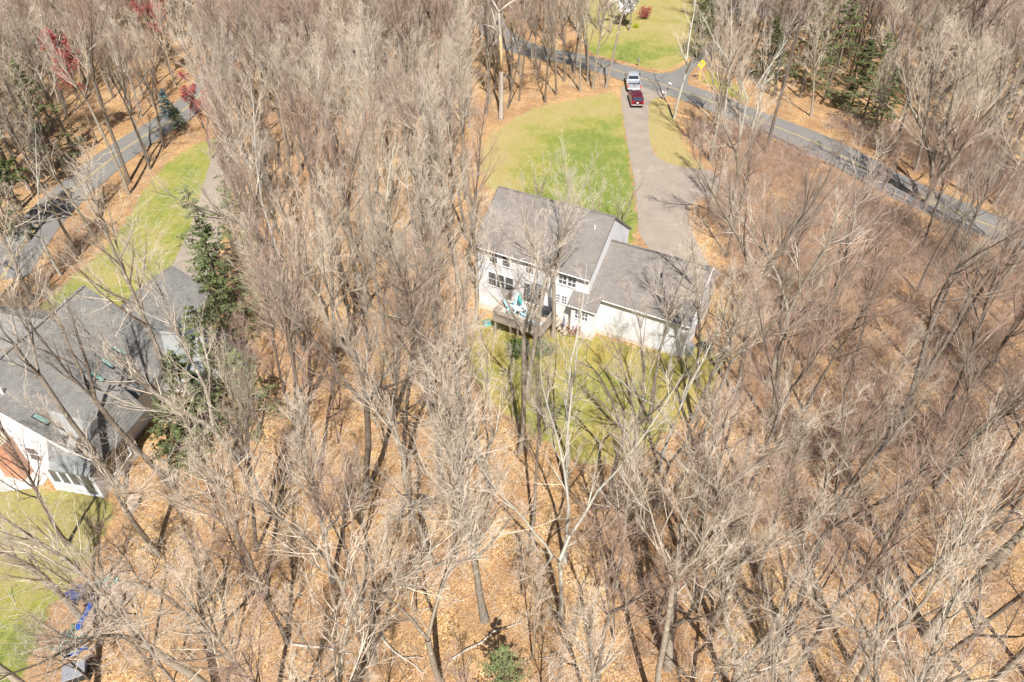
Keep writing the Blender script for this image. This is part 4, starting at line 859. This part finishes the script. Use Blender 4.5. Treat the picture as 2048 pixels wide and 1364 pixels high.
for (x, y) in [(4.7,2.0),(3.6,.9),(4.6,4.2),(4.1,5.6),(4.0,7.0),(4.0,8.4),(1.4,1.2)]:
    mb = MB(); z = LZ-x*SLP; wd, lg = .55, .16
    if (x, y) == (1.4,1.2):
        mb.tube([(x,y,z-.1),(x,y,z+.45)], .09, 8); mb.build('vent_pipe', M_WHITE, r_); continue
    u = Vector((1, 0, -SLP)).normalized(); n_ = Vector((SLP, 0, 1)).normalized(); c0 = Vector((x, y, z))
    pts = [c0+u*a*wd+Vector((0, b_*lg, 0)) for a, b_ in ((-1,-1),(1,-1),(1,1),(-1,1))]
    mb.add([p-n_*.05 for p in pts]+[p+n_*.14 for p in pts], [(3,2,1,0),(4,5,6,7),(0,1,5,4),(1,2,6,5),(2,3,7,6),(3,0,4,7)]); fr = mb.build('skylight', M_BLACK, r_)
    mb = MB(); pts = [c0+u*a*wd*.86+Vector((0, b_*lg*.88, 0)) for a, b_ in ((-1,-1),(1,-1),(1,1),(-1,1))]
    mb.add([p+n_*.143 for p in pts]+[p+n_*.165 for p in pts], [(3,2,1,0),(4,5,6,7),(0,1,5,4),(1,2,6,5),(2,3,7,6),(3,0,4,7)]); mb.build('pane', M_GLASSG, fr)
# sunroom at the near right corner with its hipped roof, the sun-facing slope painted paler
mb = MB(); mb.box(3.6,7.3,-.75,3.4,-1,2.75); mb.build('sunroom_wall', M_TRIM, gh)
mb = MB(); zt = 4.25
V = [(4.6,-1.05,2.72),(7.6,-1.05,2.72),(7.6,5.2,2.72),(3.2,5.2,5.2),(3.3,1.7,5.35),(6.5,1.7,4.75),(6.5,5.2,4.6)]
def slab(mat, nm, ids, par):
    m = MB(); q = [V[i] for i in ids]; m.add(q+[(a, c, d-.14) for a, c, d in q], [(0,1,2,3),(7,6,5,4),(0,4,5,1),(1,5,6,2),(2,6,7,3),(3,7,4,0)]); return m.build(nm, mat, par)
sr = slab(M_ROOFP, 'sunroom_roof', (0,1,5,4), gh); slab(M_ROOFL, 'side_roof', (1,2,6,5), sr); slab(M_ROOFL, 'top_roof', (4,5,6,3), sr)
for x in (4.9, 6.1):
    mb = MB(); y = .35; z = 2.72+(y+1.05)*(5.0-2.72)/2.75+.10; mb.add([(x,y-.35,z-.29),(x+.5,y-.35,z-.29),(x+.5,y+.35,z+.29),(x,y+.35,z+.29),(x,y-.35,z-.49),(x+.5,y-.35,z-.49),(x+.5,y+.35,z+.05),(x,y+.35,z+.05)], [(0,1,2,3),(7,6,5,4),(0,4,5,1),(1,5,6,2),(2,6,7,3),(3,7,4,0)]); mb.build('dark_skylight', M_BLACK, sr)
for x in (4.0, 4.75, 5.5): window(gh, x, 1.0, .6, 1.3, -.75, (1, 1))
window(gh, 6.35, .3, .75, 2.0, -.75, (1, 1))
for y in (.2, 1.6): window(gh, y, .8, 1.0, 1.4, 7.3, (1, 1), face=1, axis='x')
window(gh, -.4, 5.0, .8, 1.2, .35, (1, 2)); window(gh, 1.6, 1.4, .8, 1.3, .35, (1, 2))
# chimney
mb = MB(); mb.box(-.6,1.0,-.5,.347,-1,3.6); ck = mb.build('chimney', M_BRICK, gh)
mb = MB(); mb.box(-.6,.35,-.45,.34,3.6,9.4); mb.build('chimney_stack', M_BRICK, ck); mb = MB(); mb.box(-.68,.43,-.53,.42,9.4,9.55); mb.build('cap', M_STONE, ck); mb = MB(); mb.prism([(.355,3.601),(1.0,3.601),(.355,4.2)],'y',-.5,.34); mb.build('shoulder', M_STONE, ck)
# east porch wing
mb = MB(); mb.box(6.1,9.2,9.6,14.2,-1,2.7); mb.build('porch_wall', M_TRIM, gh)
mb = MB(); mb.prism([(9.25,2.65),(11.9,4.2),(14.55,2.65),(14.55,2.5),(11.9,4.05),(9.25,2.5)], 'x', 4.2, 9.5); pr_ = mb.build('porch_roof', M_ROOFP, gh)
for x in (6.7, 7.6, 8.4): window(gh, x, .7, .6, 1.5, 9.6, (1, 1), glass_=M_GLASSG)
# far front wing
mb = MB(); mb.prism([(-1.5,-1),(4.6,-1),(4.6,2.9),(1.55,4.9),(-1.5,2.9)], 'y', 11.5, 19.0); mb.build('front_wing_wall', M_SIDE, gh)
groof('front_wing_roof', [(-1.9,2.75),(1.55,5.1),(5.0,2.75)], 11.2, 19.3, M_ROOFL, gh); window(gh, 1.1, 2.0, .8, 1.1, 19.0, (1, 2), face=1)
# west wing
mb = MB(); mb.prism([(8.2,-1),(13.4,-1),(13.4,3),(10.8,4.6),(8.2,3)], 'x', -12.5, -3.5); mb.build('west_wing_wall', M_SIDE, gh)
mb = MB(); mb.prism([(7.8,2.85),(10.8,4.75),(13.8,2.85),(13.8,2.7),(10.8,4.6),(7.8,2.7)], 'x', -12.8, -3.2); mb.build('west_wing_roof', M_ROOFL, gh)
for x in (-11,-8.5): window(gh, x, 1.2, .8, 1.3, 8.2, (1, 2))
# ---- distant houses
def far_house(px, py, rz, W_, D_, E_, R_, mat, label):
    x, y = U(px, py); e = empty('distant_house', (x, y, 0), rz, label, 'house')
    mb = MB(); mb.prism([(0,-.5),(D_,-.5),(D_,E_),(D_/2,R_),(0,E_)], 'x', -W_/2, W_/2); mb.build('wall', mat, e)
    s = (R_-E_)/(D_/2); mb = MB(); mb.prism([(-.4,E_-.4*s+.1),(D_/2,R_+.15),(D_+.4,E_-.4*s+.1),(D_+.4,E_-.4*s-.05),(D_/2,R_+.0),(-.4,E_-.4*s-.05)], 'x', -W_/2-.3, W_/2+.3); mb.build('roof', M_ROOFL, e)
    for k in range(int(W_/2.4)): window(e, -W_/2+.8+k*2.4, 1.2, .9, 1.3, 0, (1, 2)); 
    if E_ > 4:
        for k in range(int(W_/2.4)): window(e, -W_/2+.8+k*2.4, 3.8, .9, 1.2, 0, (1, 2))
    return e
far_house(1490,28,-.35,12,7,5.6,8,M_SIDEG,'pale house behind evergreens at the top right beyond the far lawn')
far_house(735,150,.5,6,5,3.6,5.2,M_SIDEG,'white house barely visible through the woods at the top centre left')

# ------------------------------------------------------------------ vehicles
def wheel(parent, x, y, r=.38, wd=.24):
    m = MB(); n = 18; prof = [(-wd/2, r*.62), (-wd/2, r*.94), (-wd/2+.03, r), (wd/2-.03, r), (wd/2, r*.94), (wd/2, r*.62)]
    k = len(prof); vs_ = []
    for i in range(n):
        a = 2*math.pi*i/n
        for p in prof: vs_.append((p[0], math.cos(a)*p[1], math.sin(a)*p[1]))
    m.add(vs_, [(i*k+j, i*k+j+1, ((i+1) % n)*k+j+1, ((i+1) % n)*k+j) for i in range(n) for j in range(k-1)])
    o = m.build('wheel', M_RUB, parent, loc=(x, y, r)); m = MB(); m.tube([(-wd/2+.02,0,0),(wd/2-.02,0,0)], r*.62, 12); m.build('rim', M_METAL, o)
def loft(m, secs):
    """closed sections (list of equal-length rings) joined end to end"""
    n = len(secs[0]); vs_ = [p for s in secs for p in s]; fs = [tuple(range(n))[::-1], tuple((len(secs)-1)*n+i for i in range(n))]
    for k in range(len(secs)-1):
        for i in range(n): fs.append((k*n+i, k*n+(i+1) % n, (k+1)*n+(i+1) % n, (k+1)*n+i))
    m.add(vs_, fs); return m
def ring(y, wb, wt, z0, z1, c=.08):
    zm = (z0+z1)/2
    return [(-wb/2+c,y,z0),(wb/2-c,y,z0),(wb/2,y,z0+c),(wb/2,y,zm),(wt/2,y,z1-c*.6),(wt/2-c,y,z1),(-wt/2+c,y,z1),(-wt/2,y,z1-c*.6),(-wb/2,y,zm),(-wb/2,y,z0+c)]
def pickup():
    t = empty('pickup_truck'); Wd = 2.0
    m = MB(); loft(m, [ring(y, Wd, Wd*a, .42, z) for y, z, a in ((2.15,1.12,.94),(2.2,1.16,.95),(3.0,1.2,.95),(5.0,1.12,.93),(5.55,1.02,.9),(5.75,.85,.86))]); m.build('body', M_SILVER, t, smooth=False)
    m = MB(); m.box(-Wd/2,-Wd/2+.12,.12,2.15,.45,1.22); m.box(Wd/2-.12,Wd/2,.12,2.15,.45,1.22); m.box(-Wd/2+.12,Wd/2-.12,.12,2.149,.45,.72); m.build('bed', M_SILVER, t)
    m = MB(); m.box(-Wd/2+.125,Wd/2-.125,.15,2.1,.722,.74); m.build('bed_liner', M_BLACK, t)
    m = MB(); m.box(-Wd/2+.13,Wd/2-.13,.02,.117,.55,1.2); tg = m.build('tailgate', M_SILVER, t, .012); m = MB(); m.box(-.15,.15,-.0,.018,1.02,1.1); m.build('handle', M_BLACK, tg)
    m = MB(); loft(m, [ring(y, Wd*.94, wt, 1.1, z, .06) for y, z, wt in ((2.22,1.15,1.8),(2.38,1.82,1.5),(2.7,1.9,1.46),(3.7,1.9,1.44),(4.05,1.82,1.46),(4.75,1.16,1.75))]); cb = m.build('cab', M_SILVER, t)
    m = MB(); m.add([(-.80,2.22,1.28),(.80,2.22,1.28),(.68,2.34,1.72),(-.68,2.34,1.72)], [(0,1,2,3)]); m.add([(-.80,2.26,1.24),(.80,2.26,1.24),(.68,2.38,1.72),(-.68,2.38,1.72)], [(0,1,2,3)]); m.build('rear_window', M_CGLASS, cb)
    m = MB()
    for s in (-1, 1): m.prism([(2.5,1.22),(4.35,1.22),(3.85,1.74),(2.6,1.74)], 'x', s*.915-.035, s*.915+.035) if False else m.add([(s*.945,2.45,1.2),(s*.945,4.4,1.2),(s*.78,3.85,1.76),(s*.78,2.55,1.76)], [(0,1,2,3)])
    m.build('side_window', M_CGLASS, cb)
    m = MB(); m.add([(-.78,4.72,1.22),(.78,4.72,1.22),(.66,4.12,1.8),(-.66,4.12,1.8)], [(0,1,2,3)]); m.build('windscreen', M_CGLASS, cb)
    m = MB(); m.box(-Wd/2+.02,Wd/2-.02,-.16,.015,.44,.62); m.build('rear_bumper', M_CHROME, t, .03)
    m = MB(); m.box(-.16,.16,-.175,-.162,.47,.6); m.build('number_plate', M_WHITE, t)
    for s in (-1, 1):
        m = MB(); m.box(s*.93-.07, s*.93+.07, .0, .118, .72, 1.12); m.build('tail_light', M_TAIL, t)
        m = MB(); m.box(s*1.12-.1, s*1.12+.1, 4.05, 4.13, 1.28, 1.5); m.build('wing_mirror', M_BLACK, t, .02)
        for y in (1.15, 4.75): wheel(t, s*.86, y, .39, .26)
    m = MB(); m.box(-.85,.85,.2,5.5,.3,.449); m.build('chassis', M_BLACK, t)
    return t
def suv():
    t = empty('suv'); Wd = 1.82
    m = MB(); loft(m, [ring(y, Wd, Wd*a, .38, z) for y, z, a in ((.0,.95,.93),(.08,1.03,.95),(2.6,1.05,.95),(3.6,1.0,.93),(4.3,.92,.9),(4.5,.72,.85))]); m.build('body', M_RED, t)
    m = MB(); loft(m, [ring(y, Wd*.95, wt, .95, z, .05) for y, z, wt in ((.03,1.0,1.66),(.30,1.58,1.36),(.5,1.68,1.34),(2.3,1.69,1.32),(2.65,1.6,1.34),(3.35,1.02,1.6))]); cb = m.build('cabin', M_RED, t)
    m = MB(); m.add([(-.74,.03,1.06),(.74,.03,1.06),(.62,.25,1.54),(-.62,.25,1.54)], [(0,1,2,3)]); m.build('rear_window', M_CGLASS, cb)
    m = MB()
    for s in (-1, 1): m.add([(s*.86,.35,1.08),(s*.86,3.1,1.08),(s*.71,2.5,1.56),(s*.71,.55,1.56)], [(0,1,2,3)])
    m.build('side_window', M_CGLASS, cb)
    m = MB(); m.add([(-.7,3.33,1.09),(.7,3.33,1.09),(.6,2.72,1.6),(-.6,2.72,1.6)], [(0,1,2,3)]); m.build('windscreen', M_CGLASS, cb)
    for s in (-1, 1):
        m = MB(); m.box(s*.6-.02, s*.6+.02, .6, 2.3, 1.71, 1.74); m.box(s*.6-.02,s*.6+.02,.6,.66,1.66,1.709); m.box(s*.6-.02,s*.6+.02,2.2,2.26,1.66,1.709); m.build('roof_rail', M_BLACK, t)
        m = MB(); m.box(s*.78-.08, s*.78+.08, -.03, .06, .72, .98); m.build('tail_light', M_TAIL, t)
        m = MB(); m.box(s*1.0-.08, s*1.0+.08, 2.75, 2.82, 1.05, 1.2); m.build('wing_mirror', M_RED, t, .02)
        for y in (.85, 3.6): wheel(t, s*.8, y, .35, .22)
    m = MB(); m.box(-.9,.9,-.12,.05,.38,.56); m.build('rear_bumper', M_CHROME, t, .03); m = MB(); m.box(-.16,.16,-.045,-.02,.72,.84); m.build('number_plate', M_WHITE, t)
    m = MB(); m.box(-.8,.8,.1,4.3,.25,.41); m.build('chassis', M_BLACK, t)
    return t
p = pickup(); x, y = U(1267,186); p.location = (x, y, .045); p.rotation_euler = (0, 0, -.06); tag(p, 'silver pickup truck parked at the top of the driveway by the road', 'pickup')
p = suv(); x, y = U(1274,217); p.location = (x, y, .045); p.rotation_euler = (0, 0, -.02); tag(p, 'dark red estate car parked right behind the silver pickup', 'car')

# ------------------------------------------------------------------ roadside things
x, y = U(1398,160); t = empty('curve_sign', (x, y, 0), .25, 'yellow diamond road sign with a black right turn arrow above a yellow post', 'road sign')
m = MB(); m.box(-.06,.06,-.03,.03,-.2,1.95); m.build('post', M_SIGNY, t)
m = MB(); D = .72; z0 = 2.45; m.prism([(0,z0-D),(D,z0),(0,z0+D),(-D,z0)], 'y', -.06, -.035); f = m.build('sign_face', M_SIGNY, t)
m = MB(); q = lambda y: y; m.box(-.21,-.09,-.066,-.0605,z0-.36,z0+.12); m.box(-.21,.12,-.066,-.0605,z0+.1205,z0+.23); m.prism([(.1205,z0+.02),(.1205,z0+.33),(.36,z0+.175)], 'y', -.066, -.0605); m.build('arrow', M_BLACK, f)
def mailbox(px, py, mat, label, rz=0, flag=None):
    x, y = U(px, py); t = empty('mailbox', (x, y, 0), rz, label, 'mailbox')
    m = MB(); m.box(-.05,.05,-.05,.05,-.2,1.0); m.build('post', M_WOODG, t)
    m = MB(); pr = [(-.13,1.0),(.13,1.0),(.13,1.16)]+[(.13*math.cos(a),1.16+.13*math.sin(a)) for a in (.5,1.05,1.57,2.1,2.65)]+[(-.13,1.16)]; m.prism(pr, 'y', -.3, .3); m.build('box', mat, t)
    m = MB(); m.box(.135,.15,-.05,.15,1.15,1.3); m.build('flag', flag or M_FLAG, t)
mailbox(1326,200,M_WHITE,'large pale mailbox beside the driveway mouth',.6); mailbox(1276,133,M_METAL,'mailbox on a post at the edge of the far lawn with an orange flag',.4); mailbox(1024,90,M_WHITE,'small white mailbox on the near side of the road bend',.2)
x, y = U(1338,182); t = empty('newspaper_tube', (x, y, 0), .5, 'small pale newspaper tube on a post beyond the pale mailbox', 'newspaper box'); m = MB(); m.box(-.04,.04,-.04,.04,-.2,1.0); m.build('post', M_WOODG, t); m = MB(); m.tube([(0,-.25,1.12),(0,.25,1.12)], .12, 10); m.build('tube', M_WHITE, t)
# guardrail on the near side of the road
GR = [U(1478,247), U(1540,280), U(1600,312), U(1670,335), U(1745,375), U(1830,412), U(1900,448), U(1975,488), U(2060,520)]
t = empty('guardrail', (*GR[0], 0), 0, 'galvanised guardrail on dark posts along the near side of the road', 'guardrail'); P_ = []
for i in range(len(GR)-1):
    for k in range(4): P_.append(Vector(GR[i]).lerp(Vector(GR[i+1]), k/4))
P_.append(Vector(GR[-1])); m = MB(); O_ = Vector(GR[0]); base = 0; pf = [(0,.45),(.05,.5),(.0,.56),(.05,.62),(.0,.68),(.05,.74),(0,.8)]
vs_, fs = [], []
for i, p in enumerate(P_):
    d = (P_[min(i+1, len(P_)-1)]-P_[max(i-1, 0)]).normalized(); n_ = Vector((-d.y, d.x))
    for o_, z in pf: q = p-O_+n_*(o_+.08); vs_.append((q.x, q.y, z))
for i in range(len(P_)-1):
    for k in range(6): fs.append((i*7+k, i*7+k+1, (i+1)*7+k+1, (i+1)*7+k))
m.add(vs_, fs); r_ = m.build('rail', M_METAL, t)
for i, p in enumerate(P_):
    if i % 1 == 0: m = MB(); q = p-O_; m.box(-.08,.08,-.08,.08,-.2,.78); m.build('post', M_WOODG, t, loc=(q.x, q.y, 0))
# utility pole seen through the spreading tree
x, y = U(1962,300); t = empty('utility_pole', (x, y, 0), .6, 'wooden utility pole with a grey transformer at the right', 'utility pole')
m = MB(); m.tube([(0,0,-.3),(0,0,10.5)], [.17,.12], 8); m.build('pole', M_WOODG, t); m = MB(); m.tube([(.0,-.38,7.2),(0,-.38,7.3),(0,-.38,8.2),(0,-.38,8.3)], [.2,.27,.27,.18], 12); m.build('transformer', M_METAL, t)
m = MB(); m.box(-1.2,1.2,-.22,-.1,9.6,9.72); cr_ = m.build('crossarm', M_WOODG, t)
for k in (-1.1,-.4,.4,1.1): m = MB(); m.tube([(k,-.16,9.721),(k,-.16,9.9)], .05, 6); m.build('insulator', M_WHITE, cr_)

# ------------------------------------------------------------------ timber pile corner, bottom left
def board(px, py, a, L, wd, th, z, label, mat=M_SPLIT):
    x, y = U(px, py); m = MB(); g = random; m.add([(-L/2,-wd/2,0),(L/2,-wd/2*g.uniform(.6,1),0),(L/2,wd/2,0),(-L/2,wd/2*g.uniform(.6,1),0),(-L/2,-wd/2*.8,th),(L/2,-wd/2*.5,th),(L/2,wd/2*.7,th*.8),(-L/2,wd/2*.8,th)], [(3,2,1,0),(4,5,6,7),(0,1,5,4),(1,2,6,5),(2,3,7,6),(3,0,4,7)])
    o = m.build('timber_board', mat); o.location = (x, y, z); o.rotation_euler = (0, random.uniform(-.06, .06), a); tag(o, label, 'board', 'weathered timber on the pile beside the blue tarp'); return o
BL = []
for r_ in range(6):
    n_ = 7
    for c_ in range(n_):
        px = 178+r_*4+c_*(13-r_*.6)+random.uniform(-3, 3); py = 1262-r_*15+random.uniform(-4, 4)-c_*1.5
        lng = c_ < 3; a = (1.05 if lng else random.uniform(0, 3.1))+random.gauss(0, .12); L = random.uniform(1.3, 2.2) if lng else random.uniform(.45, .9)
        board(px, py, a, L, random.uniform(.16, .34), random.uniform(.06, .16), .04+.05*((r_*3+c_*5) % 7), f'{"long board" if lng else "split log piece"}, {ORD[c_]} from left in the {ORD[r_]} row of the timber pile')
for k, (px, py, a) in enumerate([(188,1300,.9),(205,1318,.6),(200,1282,1.0),(222,1272,.7),(178,1312,1.1),(212,1330,.5)]):
    board(px, py, a, 1.3, .16, .05, .03, 'pale plank on the ground below the timber pile, '+ORD[k]+' of six scattered ones')
x, y = U(176,1238); t = MB()
P_ = [U(193,1197), U(187,1212), U(180,1228), U(172,1243), U(165,1255), U(160,1265)]
vs_ = []
for i, (a, c) in enumerate(P_): vs_ += [(a-.16, c+.03, .03), (a-.14, c, .42+.05*math.sin(i*2)), (a+.16, c, .45), (a+.22, c-.03, .03)]
m = MB(); m.add(vs_, [(i*4+k, i*4+k+1, i*4+k+5, i*4+k+4) for i in range(len(P_)-1) for k in range(3)]+[(3,2,1,0),(len(vs_)-4,len(vs_)-3,len(vs_)-2,len(vs_)-1)]); tag(m.build('blue_tarp', M_TARP), 'long narrow blue tarp draped over stacked wood at the lawn edge', 'tarp')
x, y = U(150,1305); m = MB(); g = np.random.default_rng(5); n = 7
m.add([(i*.2-.5, -.22+j*.12, .05+.09*g.random()) for i in range(n) for j in range(4)], [(i*4+j, i*4+j+1, i*4+j+5, i*4+j+4) for i in range(n-1) for j in range(3)])
o = m.build('blue_tarp', M_TARP); o.location = (x, y, .0); o.rotation_euler = (0, 0, .5); tag(o, 'small crumpled bright blue tarp scrap below the netting', 'tarp')
x, y = U(148,1285); g = np.random.default_rng(6); P3 = grow(np.zeros((46, 3))+g.normal(0, .33, (46, 3))*np.array([.8, 1.3, 0])+np.array([0, 0, .1]), g.normal(0, 1, (46, 3)), np.full(46, 1.1), 7, .7, .0, g); P3[:, :, 2] = np.abs(P3[:, :, 2])*.7+.03
o = bpy.data.objects.new('garden_netting', mesh_np('garden_netting', *tubes(P3, np.full((46, 7), .035), 4), [M_GNET], True)); COL.objects.link(o); o.location = (x, y, 0); tag(o, 'tangled heap of grey green netting at the end of the blue tarp', 'netting')
x, y = U(160,1352); t = empty('plastic_bin', (x, y, 0), .4, 'black plastic bin at the bottom edge by the side lawn', 'bin')
m = MB(); m.add([(-.5,-.35,0),(.5,-.35,0),(.5,.35,0),(-.5,.35,0),(-.6,-.45,.7),(.6,-.45,.7),(.6,.45,.7),(-.6,.45,.7)], [(3,2,1,0),(4,5,6,7),(0,1,5,4),(1,2,6,5),(2,3,7,6),(3,0,4,7)]); m.build('body', M_BLACK, t, .02); m = MB(); m.box(-.64,.5,-.49,.49,.703,.76); m.build('lid', M_METAL, t, .02, label='grey lid')
x, y = U(158,1200); t = empty('garden_cart', (x, y, .03), .7, 'dark garden cart with small wheels at the top of the blue tarp', 'cart')
m = MB(); m.add([(-.45,-.3,.35),(.45,-.3,.35),(.45,.3,.35),(-.45,.3,.35),(-.55,-.4,.75),(.55,-.4,.75),(.55,.4,.75),(-.55,.4,.75)], [(3,2,1,0),(0,1,5,4),(1,2,6,5),(2,3,7,6),(3,0,4,7)]); m.build('tray', M_NAVY, t)
for sx in (-.35,.35):
    for sy in (-.33,.33): m = MB(); m.tube([(sx,sy-.05,.2),(sx,sy+.05,.2)], .2, 12); m.build('wheel', M_RUB, t)
m = MB(); m.tube([(-.4,0,.3),(.4,0,.3)], .04, 6); m.tube([(.4,0,.3),(1.1,0,.8)], .02, 6); m.build('handle', M_FLAG, t)
x, y = U(212,1168); m = MB(); m.add([(i*.25-.6, j*.22-.3, .04+.12*np.random.default_rng(i*7+j).random()) for i in range(6) for j in range(4)], [(i*4+j, i*4+j+1, i*4+j+5, i*4+j+4) for i in range(5) for j in range(3)])
o = m.build('turquoise_tarp', M_TURQ); o.location = (x, y, 0); tag(o, 'crumpled turquoise tarp at the far end of the timber pile', 'tarp')
x, y = U(268,1025); t = empty('garden_trellis', (x, y, 0), 1.35, 'white slatted panel standing at the edge of the side lawn', 'trellis'); t.scale = (.6, .6, .8)
m = MB()
for k in range(9): m.box(-.8+k*.2,-.72+k*.2,-.02,.0,.1,1.5)
m.build('slats', M_WHITE, t); m = MB()
for z in (.1,.75,1.42): m.box(-.85,.85,.001,.04,z,z+.08)
m.box(-.92,-.851,-.03,.05,-.1,1.6); m.box(.851,.92,-.03,.05,-.1,1.6); m.build('frame', M_WHITE, t)
